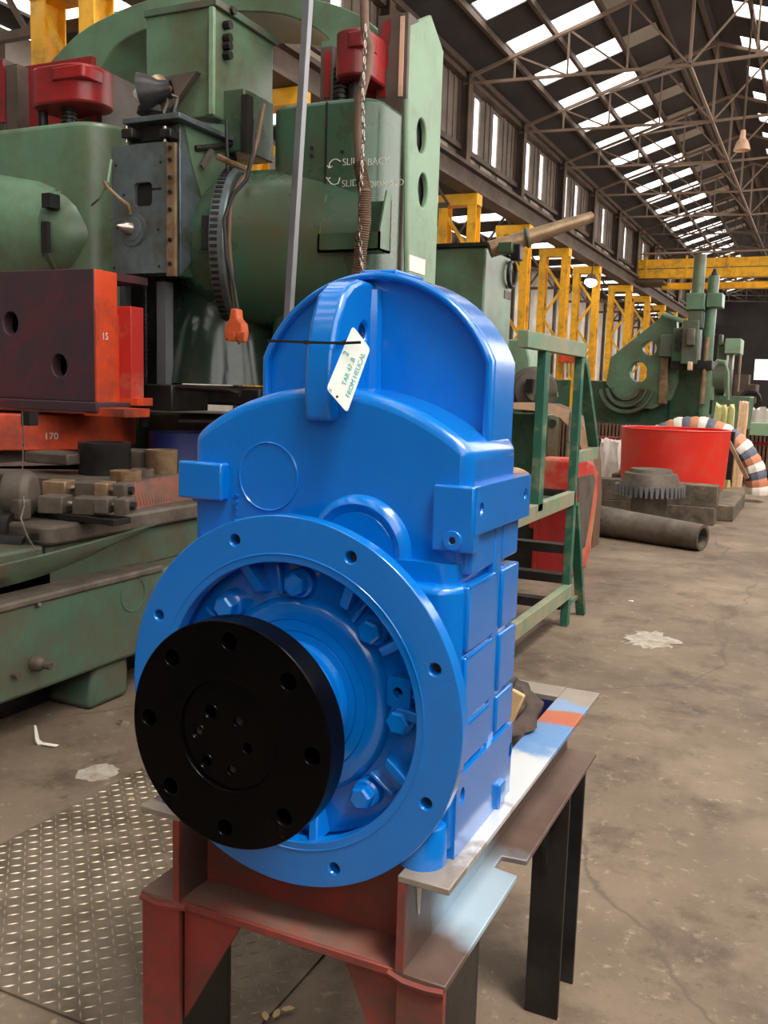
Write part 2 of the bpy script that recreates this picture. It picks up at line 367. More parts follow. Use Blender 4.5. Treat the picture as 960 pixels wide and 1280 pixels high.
def text_mesh(name, body, size, mat, parent, M, thick=0.0008, shear=0.0, off=0.0):
    cu = bpy.data.curves.new(name, 'FONT'); cu.body = body; cu.size = size; cu.extrude = thick; cu.offset = off; cu.shear = shear
    cu.align_x = 'LEFT'
    t = bpy.data.objects.new(name, cu); COL.objects.link(t)
    dg = bpy.context.evaluated_depsgraph_get(); me = bpy.data.meshes.new_from_object(t.evaluated_get(dg))
    bpy.data.objects.remove(t); bpy.data.curves.remove(cu)
    me.transform(M)
    o0 = ORG.get(parent, Vector((0,0,0)))
    me.transform(Matrix.Translation(-o0)); me.materials.clear(); me.materials.append(mat)
    o = bpy.data.objects.new(name, me); COL.objects.link(o); o.parent = parent; ORG[o] = o0
    return o
def frame(o, x, y):      # matrix with columns x, y, x cross y at o
    x = Vector(x).normalized(); z = x.cross(Vector(y)).normalized(); y = z.cross(x); o = Vector(o)
    return Matrix(((x.x, y.x, z.x, o.x), (x.y, y.y, z.y, o.y), (x.z, y.z, z.z, o.z), (0,0,0,1)))
def bpx(mb, x0, y0, x1, y1, Yf, Yb):
    a = q(x0, (y0+y1)/2, Yf).x; b = q(x1, (y0+y1)/2, Yf).x; t = q((x0+x1)/2, y0, Yf).z; u = q((x0+x1)/2, y1, Yf).z
    mb.box(a, b, Yf, Yb, u, t); return mb
# ================================================================== THE HALL
XW, XR, EAVE, PITCH = -9.5, -3.6, 9.92, 0.32      # left wall, ridge line, eave height, roof slope
YEND = 88.0
def roofz(x): return EAVE + PITCH * ((x - XW) if x <= XR else (2*XR - XW - x))
XE = 2*XR - XW                                     # right eave
struct('floor', MB().box(-40, 45, -25, YEND + 30, -0.3, 0.0), FLOORM)

SKY_Y = [24.5 + 2.6*k for k in range(-13, 24)]     # the bays that carry translucent sheets
SKW = 0.55
def roof_side(name, xa, xb, sa, sb):
    # sheet with openings from sa to sb at each skylight
    m = MB()
    def quad(x0, x1, y0, y1):
        m.rings([[Vector((x0,y0,roofz(x0))), Vector((x1,y0,roofz(x1))), Vector((x1,y0,roofz(x1)+0.06)), Vector((x0,y0,roofz(x0)+0.06))],
                 [Vector((x0,y1,roofz(x0))), Vector((x1,y1,roofz(x1))), Vector((x1,y1,roofz(x1)+0.06)), Vector((x0,y1,roofz(x0)+0.06))]])
    quad(xa, sa, -12, YEND); quad(sb, xb, -12, YEND)
    y = -12
    for s in SKY_Y:
        if s - SKW > y: quad(sa, sb, y, s - SKW)
        y = s + SKW
    quad(sa, sb, y, YEND)
    return struct(name, m, ROOFM)
ceil_l = roof_side('ceiling', XW, XR, -8.15, -5.85)
ceil_r = roof_side('ceiling', XR, XE, -3.0, -0.7)
def pane_strip(par, xs, y, m, name):
    for x0, x1 in zip(xs, xs[1:]):
        a, b = x0 + 0.03, x1 - 0.03
        struct(name, MB().rings([[Vector((a,y-SKW,roofz(a)+0.02)), Vector((b,y-SKW,roofz(b)+0.02)), Vector((b,y-SKW,roofz(b)+0.03)), Vector((a,y-SKW,roofz(a)+0.03))],
            [Vector((a,y+SKW,roofz(a)+0.02)), Vector((b,y+SKW,roofz(b)+0.02)), Vector((b,y+SKW,roofz(b)+0.03)), Vector((a,y+SKW,roofz(a)+0.03))]]), m, par)
for y in SKY_Y:
    pane_strip(ceil_l, (-8.15, -7.0, -5.85), y, PANE, 'skylight_pane')
    pane_strip(ceil_r, (-3.0, -1.85, -0.7), y, PANE, 'skylight_pane')
    if 20 < y < 60:
        m = MB(); 
        for x0, x1 in ((-5.8, -4.9),):
            m.rings([[Vector((x0,y-SKW*.8,roofz(x0)-0.03)), Vector((x1,y-SKW*.8,roofz(x1)-0.03)), Vector((x1,y-SKW*.8,roofz(x1)-0.015)), Vector((x0,y-SKW*.8,roofz(x0)-0.015))],
                     [Vector((x0,y+SKW*.8,roofz(x0)-0.03)), Vector((x1,y+SKW*.8,roofz(x1)-0.03)), Vector((x1,y+SKW*.8,roofz(x1)-0.015)), Vector((x0,y+SKW*.8,roofz(x0)-0.015))]])
        struct('soiled_sheet', m, DULLPANE, ceil_l)
for x in (-9.2, -8.2, -7.0, -5.8, -4.7, -3.75, -2.5, -1.3, -0.2, 1.0):
    struct('purlin', MB().box(x-0.05, x+0.05, -12, YEND, roofz(x)-0.16, roofz(x)-0.01), STRUCT, ceil_l if x < XR else ceil_r)

# ---- clerestory wall above the crane girder, with strip lights
BAY0, BAY = 24.4, 5.02
cols = [BAY0 + BAY*k for k in range(-6, 13)]
wins = [c + d for c in cols for d in (1.45, 3.1)]
m = MB(); y = -12.0
for w in wins:
    m.box(XW-0.08, XW, y, w-0.3, 7.65, EAVE); m.box(XW-0.08, XW, w-0.3, w+0.3, 7.65, 8.02); m.box(XW-0.08, XW, w-0.3, w+0.3, 9.66, EAVE)
    y = w + 0.23
m.box(XW-0.08, XW, y, YEND, 7.65, EAVE)
wall_l = struct('wall_left', m, WALLM)
rib = MB()
for k in range(int((70-8)/0.42)):
    yy = 8 + 0.42*k
    if all(abs(yy - w) > 0.3 for w in wins): rib.box(XW, XW+0.035, yy-0.05, yy+0.05, 8.0, EAVE-0.1)
struct('sheet_ribs', rib, WALLM, wall_l)
for i, w in enumerate(wins):
    if 10 < w < 75:
        wo = struct('window_%d' % (i+1), MB().box(XW-0.05, XW-0.04, w-0.3, w+0.3, 8.02, 9.66), PANE)
struct('sill_rail', MB().box(XW-0.02, XW+0.14, -12, YEND, 7.92, 8.06), STRUCT, wall_l)
struct('eaves_beam', MB().box(XW-0.05, XW+0.22, -12, YEND, 9.72, 9.95), STRUCT, wall_l)
for c in cols:
    if c > 8:
        for k in (0.75, 2.2, 3.7):
            s = MB(); s.box(XW+0.02, XW+0.05, c+k-0.5, c+k+0.45, 7.72, 7.9)
            struct('louvre_sheet', s, DULLPANE, wall_l)
for i, c in enumerate(cols):
    if c < 2: continue
    s = MB(); s.box(XW-0.02, XW+0.02, c-0.15, c+0.15, 7.6, 9.85); s.box(XW+0.28, XW+0.32, c-0.15, c+0.15, 7.6, 9.85); s.box(XW, XW+0.3, c-0.02, c+0.02, 7.6, 9.85)
    struct('wall_post', s, STRUCT, wall_l)
# crane girder along the left row of columns
s = MB(); s.box(XW-0.15, XW+0.35, -12, YEND, 7.5, 7.6); s.box(XW-0.15, XW+0.35, -12, YEND, 6.96, 7.05); s.box(XW+0.03, XW+0.17, -12, YEND, 7.05, 7.5)
gird = struct('trim_1', s, STRUCT)
struct('crane_rail', MB().box(XW+0.07, XW+0.14, -12, YEND, 7.6, 7.7), TRUSSM, gird)

# ---- roof trusses
for i, c in enumerate([cc for cc in cols if cc > 20]):
    c2 = c; t = thing('trim_%d' % (i+2), None, None, (XR, c2, 9.4), kind='structure')
    zc = 9.45
    def mem(nm, a, b, w=0.07): obj(nm, MB().bar(a, b, w, w), TRUSSM if c < 45 else STRUCT, t)
    mem('bottom_chord', (XW+0.1, c2, 9.62), (XR, c2, zc)); mem('bottom_chord', (XR, c2, zc), (XE-0.1, c2, 9.62))
    mem('top_chord', (XW+0.1, c2, roofz(XW+0.1)-0.22), (XR, c2, roofz(XR)-0.22), 0.08); mem('top_chord', (XR, c2, roofz(XR)-0.22), (XE-0.1, c2, roofz(XE-0.1)-0.22), 0.08)
    mem('king_post', (XR, c2, zc), (XR, c2, roofz(XR)-0.2))
    for sg in (-1, 1):
        xs = [XR + sg*d for d in (0, 1.5, 3.0, 4.4)]
        for a, b in zip(xs, xs[1:]):
            za = zc + 0.03*abs(a-XR); zb = zc + 0.03*abs(b-XR)
            mem('strut', (b, c2, zb), (b, c2, roofz(b)-0.22), 0.045)
            mem('strut', (a, c2, za), (b, c2, roofz(b)-0.22), 0.045)
    if c < 60:
        mem('ridge_tie', (XR, c2, zc), (XR, c2+BAY, zc), 0.07)
        mem('wind_brace', (XR, c2, zc), (XR-3.0, c2+BAY, roofz(XR-3.0)-0.3), 0.06)

# ---- unseen right wall, glazed band and back wall, added to shape the light
struct('wall_right_unseen', MB().box(XE, XE+0.15, -12, YEND, 0, 3.2), WALLM)
wr_ = struct('window_100', MB().box(XE+0.06, XE+0.07, -12, YEND, 3.2, 9.9), PANE)
for k in range(20): struct('mullion', MB().box(XE, XE+0.15, -12+5.02*k, -11.8+5.02*k, 3.2, 9.9), STRUCT, wr_)
struct('wall_back_unseen', MB().box(-20, XE, -12.2, -12, 0, 12), WALLM)
# ---- far gable wall with the bright doorway, and the side aisle wall behind the columns
pa, pb = q(944, 449, YEND), q(962, 475, YEND)
s = MB(); s.box(-40, pa.x, YEND, YEND+0.2, 0, 14); s.box(pa.x, pb.x+0.6, YEND, YEND+0.2, pa.z, 14); s.box(pb.x+0.6, XE, YEND, YEND+0.2, 0, 14); s.box(pa.x, pb.x+0.6, YEND, YEND+0.2, 0, pb.z)
struct('wall_end', s, ROOFM)
struct('window_90', MB().box(pa.x, pb.x+0.6, YEND+0.08, YEND+0.1, pb.z, pa.z), PANE)
s = MB(); s.box(-13.7, -13.6, -12, YEND, 0, 7.6)
wall_a = struct('wall_aisle', s, WALLP)
for k in range(40):
    yy = -10 + 2.5*k
    struct('wall_post', MB().box(-13.6, -13.45, yy-0.12, yy+0.12, 0, 7.4), STRUCT, wall_a)
s = MB(); AY = [9 + 3.4*k for k in range(22)]; y = -12
def aq(x0, x1, y0, y1):
    za, zb = 7.75 + (x0+9.6)*0.03, 7.75 + (x1+9.6)*0.03
    s.rings([[Vector((x0,y0,za)), Vector((x1,y0,zb)), Vector((x1,y0,zb+.06)), Vector((x0,y0,za+.06))], [Vector((x0,y1,za)), Vector((x1,y1,zb)), Vector((x1,y1,zb+.06)), Vector((x0,y1,za+.06))]])
aq(-13.6, -12.9, -12, YEND); aq(-10.3, -9.6, -12, YEND)
for yy in AY:
    aq(-12.9, -10.3, y, yy-0.7); y = yy + 0.7
aq(-12.9, -10.3, y, YEND)
ceil_a = struct('ceiling', s, ROOFM)
for yy in AY:
    struct('skylight_pane', MB().box(-12.9, -10.3, yy-0.7, yy+0.7, 7.70, 7.72), PANE, ceil_a)
for yy in AY[::2]:
    t = MB(); t.bar((-13.5, yy+1.7, 6.5), (-9.7, yy+1.7, 6.5), 0.12, 0.12)
    for k in range(3):
        x = -13.5 + 1.28*k; t.bar((x, yy+1.7, 6.5), (x+0.64, yy+1.7, 7.4), 0.07, 0.07); t.bar((x+0.64, yy+1.7, 7.4), (x+1.28, yy+1.7, 6.5), 0.07, 0.07)
    struct('aisle_truss', t, STRUCT, ceil_a)

# ---- yellow lattice columns that carry the girder
ORD = ['second', 'third', 'fourth', 'fifth', 'sixth', 'seventh', 'eighth', 'ninth', 'tenth', 'eleventh']
def lattice(y, label, ztop=6.94, sep=0.86, xin=XW+0.34):
    t = thing('lattice_column', label, 'column', (xin, y, 0), 'yellow crane columns')
    for x in (xin-0.13, xin-sep-0.13):
        s = MB(); s.box(x-0.13, x+0.13, y-0.20, y-0.17, 0, ztop-0.28); s.box(x-0.13, x+0.13, y+0.17, y+0.20, 0, ztop-0.28); s.box(x-0.02, x+0.02, y-0.18, y+0.18, 0, ztop-0.28)
        obj('leg', s, YELLOW, t)
    s = MB(); s.box(xin-sep-0.28, xin+0.02, y-0.22, y+0.22, ztop-0.30, ztop); obj('cap', s, YELLOW, t)
    z = 0.4; k = 0
    while z + 1.0 < ztop - 0.4:
        a, b = (xin-0.2, xin-sep-0.06) if k % 2 else (xin-sep-0.06, xin-0.2)
        for yy in (y-0.15,):
            obj('lattice_bar', MB().bar((a, yy, z), (b, yy, z+1.0), 0.10, 0.05, up=(0,1,0)), YELLOW, t)
        z += 1.0; k += 1
    return t
ycols = [10.3, 15.6, 25.3, 30.4, 35.6, 40.9, 48.2, 53.6, 59, 64, 69]
lattice(ycols[0], 'yellow lattice crane column at top left behind the green arch')
for i, y in enumerate(ycols[1:]):
    lattice(y, 'yellow lattice crane column, ' + ('seen under the green arch beside the grey bar' if i == 0 else
        'whose cap shows just right of the green machine column' if i == 1 else
        ORD[i-2] + ' along the row right of the green machine column'))
# ---- overhead travelling crane
CY = 50.0
c = thing('overhead_crane', 'yellow overhead travelling crane spanning the hall far back', 'crane', (XR, CY, 7.7))
s = MB(); za = q(900, 322, CY).z; zb = q(900, 346, CY).z; zl = q(900, 357, CY).z
obj('main_girder', MB().box(XW+0.1, XE, CY, CY+0.6, zb, za), YELLOW, c)
obj('lower_girder', MB().box(XW+1.3, XE, CY+1.2, CY+1.7, zl, zb-0.12), YELLOW, c)
for k in range(6): obj('stiffener', MB().box(XW+0.6+2.0*k, XW+0.7+2.0*k, CY-0.05, CY, zb, za+0.15), YELLOW, c)
obj('walkway_plate', MB().box(XW-0.1, XW+1.6, CY-0.4, CY+2.0, zb-0.25, zb-0.12), STRUCT, c)
obj('seam', MB().box(XW+0.1, XE, CY-0.012, CY, (za+zb)/2-0.02, (za+zb)/2+0.02), STRUCT, c)
r = MB(); r.tube([(XW+0.1, CY-0.3, zb-0.1), (XW+0.1, CY-0.3, za+0.05), (XW+0.25, CY-0.3, za+0.25), (XE, CY-0.3, za+0.25)], 0.05, 6)
obj('handrail', r, TRUSSM, c)
# ================================================================== STAND
SX0, SX1, SY0, SY1, ST = -1.085, -0.47, 1.295, 2.39, 0.767     # outer frame of the stand and its top
stand = thing('steel_stand', 'red and bare steel beam stand carrying the blue gearbox', 'stand', (-0.78, 1.3, 0))
FW, BT, BB = 0.082, 0.012, 0.588
def long_beam(xc, sg, notch):
    xo = xc + sg*FW; xi = xc - sg*0.008
    obj('top_flange', MB().box(xi, xo, SY0, SY1, ST-BT, ST), FLANGEM, stand, bevel=0.002)
    obj('beam_web', MB().box(xc-0.006, xc+0.006, SY0+0.005, SY1-0.01, BB+BT, ST-BT), WEBM, stand)
    f = MB()
    if notch:
        ya, yb = qz(641, 1093, 0.6).y, qz(653, 1076, 0.6).y
        f.prism([(xi, SY0), (xo, SY0), (xo, ya), (xc+0.03, ya+0.01), (xc+0.03, yb), (xo, yb+0.005), (xo, SY1), (xi, SY1)], 'z', BB, BB+BT)
    else: f.box(xi, xo, SY0, SY1, BB, BB+BT)
    obj('bottom_flange', f, WEBM if notch else DUSTY, stand, bevel=0.002)
    # red painted sawn end of the web
    obj('painted_web_end', MB().box(xc-0.007, xc+0.007, SY0, SY0+0.006, BB+BT, ST-BT), REDOX, stand)
XRB, XLB = SX1 - FW, SX0 + FW
long_beam(XRB, 1, True); long_beam(XLB, -1, False)
# front cross beam: web set back, bottom flange running to the front
obj('cross_beam_web', MB().box(XLB+0.006, XRB-0.006, 1.385, 1.397, BB+BT, ST-0.02), REDOX, stand)
obj('cross_beam_flange', MB().box(XLB, XRB, SY0+0.009, 1.46, BB-0.002, BB+BT-0.001), DUSTY, stand)
obj('cross_beam_edge', MB().box(XLB, XRB, SY0+0.003, SY0+0.010, BB-0.003, BB+BT), REDOX, stand, bevel=0.002)
obj('cross_beam_flange', MB().box(XLB+0.009, XRB-0.009, 1.398, 1.46, ST-BT-0.001, ST-0.001), RAWST, stand)
# rear cross beam
obj('rear_beam_flange', MB().box(XLB+0.008, XRB-0.008, 2.30, SY1, ST-BT, ST), FLANGEM, stand)
obj('rear_beam_web', MB().box(XLB, XRB, 2.30, 2.312, BB, ST-BT), BLUEDK, stand)
obj('weld_bead', MB().tube([(XRB-0.02, 1.299, BB+0.004), (XRB+0.01, 1.295, BB-0.002), (XRB+0.05, 1.295, BB-0.003), (XRB+0.08, 1.296, BB)], 0.007, 6), REDOX, stand)
obj('weld_bead', MB().tube([(XLB-0.08, 1.296, BB), (XLB-0.04, 1.294, BB-0.004), (XLB, 1.297, BB-0.001), (XLB+0.02, 1.30, BB+0.003)], 0.007, 6), REDOX, stand)
def leg(x0, x1, y0, y1, front, side, inner):
    obj('leg_front_plate', MB().box(x0, x1, y0, y0+0.012, 0, BB), front, stand, bevel=0.002)
    obj('leg_side_plate', MB().box(inner-0.006, inner+0.006, y0+0.012, y1-0.012, 0, BB), side, stand)
    obj('leg_back_plate', MB().box(x0, x1, y1-0.012, y1, 0, BB), side, stand, bevel=0.002)
leg(XRB-0.005, XRB+0.08, SY0+0.002, 1.47, REDOX, DARKST, XRB+0.074)
leg(XLB-0.08, XLB+0.005, SY0+0.002, 1.47, REDOX, DARKST, XLB-0.002)
leg(XRB-0.005, XRB+0.08, 2.12, 2.29, DARKST, DARKST, XRB+0.03)
leg(XLB-0.07, XLB+0.01, 2.12, 2.29, DARKST, DARKST, XLB-0.03)
# triangular gussets
obj('gusset', MB().prism([(XLB+0.005, BB), (XLB+0.135, BB), (XLB+0.005, BB-0.235)], 'y', 1.315, 1.325), REDOX, stand)
obj('gusset', MB().prism([(XRB-0.005, BB), (XRB-0.115, BB), (XRB-0.005, BB-0.25)], 'y', 1.315, 1.325), REDOX, stand)
obj('gusset', MB().prism([(2.12, BB), (2.03, BB), (2.12, BB-0.22)], 'x', XRB+0.028, XRB+0.036), DARKST, stand)
# white paint dribble on the web and a scratch on the flange
d = MB(); zz = [0.745, 0.735, 0.72, 0.70, 0.672]; ww = [0.012, 0.015, 0.011, 0.009, 0.003]
d.rings([[Vector((XRB+0.0065, 1.356-w, z)), Vector((XRB+0.0065, 1.356+w, z)), Vector((XRB+0.0082, 1.356+w*.6, z)), Vector((XRB+0.0082, 1.356-w*.6, z))] for z, w in zip(zz, ww)])
obj('paint_dribble', d, WHITEP, stand)

# ================================================================== GEARBOX
GX, GZ = -0.79, 1.009
gb = thing('gearbox', 'bright blue gearbox with round mounting flange standing on the steel stand', 'gearbox', (GX, 1.4, ST))
def arch(x0, x1, zb, zs, zt, n=18):
    c = (x0+x1)/2; hw = (x1-x0)/2; P = [(x0, zb), (x1, zb)]
    sg = zt - zs; R = (hw*hw + sg*sg) / (2*sg); a = math.asin(hw/R)
    for i in range(n+1):
        t = a - 2*a*i/n; P.append((c + R*math.sin(t), zt - R + R*math.cos(t)))
    return P
XA, XB = -1.06, -0.52
# lower case, upper case, rear hump
lower = obj('lower_case', MB().prism(rrect(XA-0.010, XB+0.011, 1.377, 1.69, 0.045, 6), 'z', 0.80, 1.229), BLUE, gb, bevel=0.012, seg=3)
obj('joint_band', MB().prism(rrect(XA+0.004, XB-0.002, 1.408, 1.67, 0.03, 5), 'z', 1.20, 1.262), BLUE, gb)
up = MB().prism(arch(XA-0.008, XB+0.008, 1.238, 1.452, 1.548), 'y', 1.43, 1.682)
upper = obj('upper_case', up, BLUE, gb, bevel=0.020, seg=4)
hump_o = arch(-0.992, -0.525, 1.40, 1.600, 1.756, 26)
hump_i = arch(-0.980, -0.538, 1.42, 1.597, 1.743, 26)
hump = obj('cover_hump', MB().prism(hump_o, 'y', 1.567, 1.69), BLUE, gb, bevel=0.006)
obj('hump_rim', MB().plate(hump_o, [list(reversed(hump_i))], 'y', 1.548, 1.569), BLUE, gb, bevel=0.005, seg=2)
obj('top_boss', MB().box(-0.79, -0.715, 1.56, 1.685, 1.74, 1.761), BLUE, gb, bevel=0.004)
# lifting lug with eye
prof = [(1.408, 1.487), (1.404, 1.53), (1.408, 1.60), (1.422, 1.66), (1.445, 1.705), (1.475, 1.728), (1.51, 1.738), (1.58, 1.738), (1.58, 1.49)]
lx0, lx1 = -0.817, -0.76
eye = qx(455, 416, lx1)
lug = obj('lifting_lug', MB().plate(prof, [circ(eye.y, eye.z, 0.014, 16)], 'x', lx0, lx1), BLUE, gb, bevel=0.010, seg=3)
obj('eye_bore', MB().lathe([(0.0145, 0.004), (0.0145, 0.05)], (lx0+0.002, eye.y, eye.z), (1, 0, 0), 16, caps=False), HOLLOW_SHADE, lug)
obj('lug_fillet', MB().tube([(lx1, 1.563, z) for z in (1.52, 1.56, 1.62, 1.68, 1.725)], [0.02, 0.017, 0.016, 0.016, 0.012], 8), BLUE, lug)
# blanking circle, bearing boss and foundry numbers on the front
a = q(335, 597, 1.43)
obj('blanking_disc', MB().lathe([(0.0635, 0), (0.0635, 0.0035), (0.0615, 0.0045), (0.060, 0.0022), (0.0, 0.0022)], (a.x+0.001, 1.4315, a.z+0.002), (0, -1, 0), 64, caps=False), BLUE, gb)
b = q(446, 690, 1.42)
obj('bearing_boss', MB().lathe([(0.101, 0), (0.098, 0.012), (0.092, 0.020), (0.085, 0.023), (0.080, 0.020), (0.072, 0.019), (0.0715, 0.0175), (0.070, 0.019), (0.001, 0.019)], (b.x, 1.435, b.z), (0, -1, 0), 56, caps=False), BLUE, gb)
for i, ch in enumerate('01182'):
    p = q(299 + 0.6*i, 654 - 8*i, 1.429)
    text_mesh('cast_numeral', ch, 0.015, BLUE, upper, frame((p.x-0.006, 1.4285, p.z), (0, 0, 1), (-1, 0, 0)) , 0.0022, off=0.0003)
# right corner pad (with plug) and left pad
PX0 = q(541, 640, 1.418).x
side = MB().plate([(1.421, 1.312), (1.73, 1.312), (1.73, 1.392), (1.421, 1.392)], [circ(qx(602, 637, -0.497).y, 1.354, 0.0115, 16), circ(qx(657, 618, -0.497).y, 1.356, 0.0115, 16)], 'x', -0.53, -0.497)
pad = obj('corner_pad', side, BLUE, gb)
obj('pad_front', MB().box(PX0, -0.4985, 1.414, 1.45, 1.283, 1.3935), BLUE, pad, bevel=0.004)
for px in ((602, 637), (657, 618)):
    h = qx(px[0], px[1], -0.497)
    obj('threaded_hole', MB().lathe([(0.0118, 0), (0.0105, 0.003), (0.0118, 0.006), (0.0105, 0.009), (0.0118, 0.012), (0.0105, 0.015), (0.0118, 0.03), (0.001, 0.03)], (-0.4985, h.y, 1.355), (-1, 0, 0), 18, caps=False), BLUE, pad)
    obj('hole_shadow_disc', MB().lathe([(0.011, 0), (0.011, 0.002)], (-0.525, h.y, 1.355), (1, 0, 0), 16), HOLLOW_SHADE, pad)
p = q(565, 676, 1.41)
plug = obj('drain_plug', MB().plate(circ(p.x, p.z, 0.0165, 28), [circ(p.x, p.z, 0.0065, 6)], 'y', 1.409, 1.418), BLUE, pad, bevel=0.0012)
obj('hex_socket', MB().lathe([(0.0072, 0), (0.0072, 0.002)], (p.x, 1.4137, p.z), (0, -1, 0), 6), HOLLOW_SHADE, plug)
obj('left_pad', MB().box(-1.086, q(281, 600, 1.418).x, 1.408, 1.46, 1.332, 1.402), BLUE, gb, bevel=0.005)
obj('left_side_pad', MB().box(-1.086, -1.05, 1.45, 1.73, 1.32, 1.39), BLUE, gb, bevel=0.005)
# ribs and grooves down the right-hand side
zs = [0.912, 0.992, 1.112, 1.232]
for i, (z0, z1) in enumerate(zip(zs, zs[1:])):
    for (y0, y1) in ((1.418, 1.556), (1.598, 1.695)):
        obj('side_panel', MB().box(-0.53, -0.501, y0, y1, z0+0.004, z1-0.005), BLUE, gb, bevel=0.004)
    obj('panel_edge', MB().tube([(-0.5035, 1.42, z1-0.006), (-0.5035, 1.553, z1-0.006)], 0.0035, 6), BLUE, gb)
for y0, y1 in ((1.436, 1.556), (1.60, 1.695)):
    obj('side_panel', MB().box(-0.53, -0.506, y0, y1, 1.243, 1.313), BLUE, gb, bevel=0.004)
obj('side_rib', MB().box(-0.53, -0.506, 1.558, 1.597, 0.90, 1.313), BLUE, gb, bevel=0.003)
# foot flange with slotted holes and the round bosses
hy = [qx(578, 995, -0.497), qx(638, 938, -0.497)]
foot = obj('foot_flange', MB().plate([(1.385, ST+0.0), (1.69, ST+0.0), (1.69, 0.909), (1.385, 0.909)], [[(h.y+0.011*math.cos(t), h.z+0.016*math.sin(t)) for t in [2*PI*k/16 for k in range(16)]] for h in hy], 'x', -0.53, -0.497), BLUE, gb)
for h in hy:
    obj('slot_bore', MB().rings([[Vector((x, h.y+0.0112*math.cos(2*PI*k/16), h.z+0.0165*math.sin(2*PI*k/16))) for k in range(16)] for x in (-0.499, -0.528)], caps=False), BLUE, foot)
    obj('slot_end', MB().rings([[Vector((x, h.y+0.0112*math.cos(2*PI*k/16), h.z+0.0165*math.sin(2*PI*k/16))) for k in range(16)] for x in (-0.52, -0.522)]), HOLLOW_SHADE, foot)
obj('foot_flange', MB().box(-1.083, -1.05, 1.385, 1.69, ST, 0.909), BLUE, gb, bevel=0.005)
obj('case_bottom', MB().box(-1.055, -0.525, 1.40, 1.68, ST+0.002, 0.82), BLUE, gb)
obj('base_step', MB().box(-0.52, -0.488, 1.60, 1.635, ST, ST+0.05), BLUE, gb, bevel=0.004)
for x in (-0.545, -1.035):
    obj('foot_boss', MB().lathe([(0.042, 0), (0.0415, 0.055), (0.038, 0.066), (0.030, 0.07), (0.0, 0.07)], (x, 1.362, ST), (0, 0, 1), 28, caps=False), BLUE, gb)
    obj('boss_neck', MB().box(x-0.03, x+0.042, 1.375, 1.42, ST+0.02, 0.905), BLUE, gb, bevel=0.004)
# mounting flange ring
FY = 1.315
RO_, RI_ = 0.324, 0.2445
def ringpt(px): p_ = q(px[0], px[1], FY); return math.atan2(p_.z-GZ, p_.x-GX)
a0 = ringpt((438, 697))
ha = [a0 + k*PI/4 for k in range(8)]
flange = obj('mounting_flange', MB().plate(circ(GX, GZ, RO_, 96), [circ(GX, GZ, RI_, 72)] + [circ(GX+0.292*math.cos(t), GZ+0.292*math.sin(t), 0.0105, 14) for t in ha], 'y', FY, FY+0.028), BLUE, gb, bevel=0.0018, seg=2)
obj('spigot_ridge', MB().torus((GX, FY, GZ), (0,1,0), 0.2585, 0.0016, 96, 6), BLUE, flange)
for t in ha:
    obj('bolt_hole', MB().lathe([(0.0112, 0), (0.0095, 0.003), (0.0112, 0.006), (0.0095, 0.009), (0.0112, 0.012), (0.0095, 0.015), (0.0112, 0.02)], (GX+0.292*math.cos(t), FY+0.0015, GZ+0.292*math.sin(t)), (0, 1, 0), 14, caps=False), BLUE, flange)
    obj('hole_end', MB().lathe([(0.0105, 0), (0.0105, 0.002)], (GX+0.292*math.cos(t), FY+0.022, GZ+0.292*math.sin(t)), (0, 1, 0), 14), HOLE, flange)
# bell behind it: barrel wall, back plate, bearing cover, sleeve
bell = obj('bell_housing', MB().lathe([(0.262, 0.0), (0.255, 0.04), (0.245, 0.075), (0.10, 0.075)], (GX, FY+0.024, GZ), (0, 1, 0), 64, caps=False), BLUE, gb)
obj('back_plate', MB().lathe([(0.25, 0), (0.25, 0.02), (0.05, 0.02)], (GX, 1.372, GZ), (0, 1, 0), 64), BLUE, bell)
obj('bearing_cover', MB().lathe([(0.176, 0.0), (0.172, 0.012), (0.163, 0.018), (0.150, 0.0195), (0.139, 0.020), (0.138, 0.018), (0.137, 0.020), (0.120, 0.022), (0.1185, 0.0195), (0.117, 0.022), (0.104, 0.024), (0.104, 0.04), (0.097, 0.044), (0.0, 0.044)], (GX, 1.372, GZ), (0, -1, 0), 72, caps=False), BLUE, bell)
for t in (0.2, 1.25):
    obj('cover_mark', MB().box(-0.001, 0.001, -0.0012, 0.0, 0.119, 0.124, Matrix.Translation((GX, 1.3525, GZ)) @ Matrix.Rotation(t, 4, 'Y')), BLUE, bell)
bolt_px = [(368, 733), (461, 791), (497, 903), (452, 998), (283, 762)]
bang = []
for px in bolt_px:
    p_ = q(px[0], px[1], 1.34); bang.append(math.atan2(p_.z-GZ, p_.x-GX))
bang.append(bang[3] - (bang[2]-bang[3])); bang.append(bang[5] - (bang[2]-bang[3])); bang.append(bang[4] + 0.72)
for t in bang:
    x, z = GX + 0.203*math.cos(t), GZ + 0.203*math.sin(t)
    bo = obj('hex_bolt', MB().lathe([(0.0205, 0), (0.0205, 0.017), (0.0165, 0.0205), (0.0, 0.0205)], (x, 1.352, z), (0, -1, 0), 6, caps=False, a0=t), BLUE, bell, sharp=20)
    obj('bolt_seat', MB().lathe([(0.027, 0), (0.026, 0.016), (0.022, 0.020), (0, 0.02)], (x, 1.372, z), (0, -1, 0), 24, caps=False), BLUE, bo)
    # raised crescent beside each seat
    M = Matrix.Translation((GX, 0, GZ)) @ Matrix.Rotation(-(t + 0.19), 4, 'Y')
    obj('seat_rib', MB().box(0.182, 0.236, 1.352, 1.374, -0.004, 0.004, M), BLUE, bell, bevel=0.003)
gus = [math.radians(d) for d in (112, 62, 33, 3, -24, -77, 165, -120, -155)]
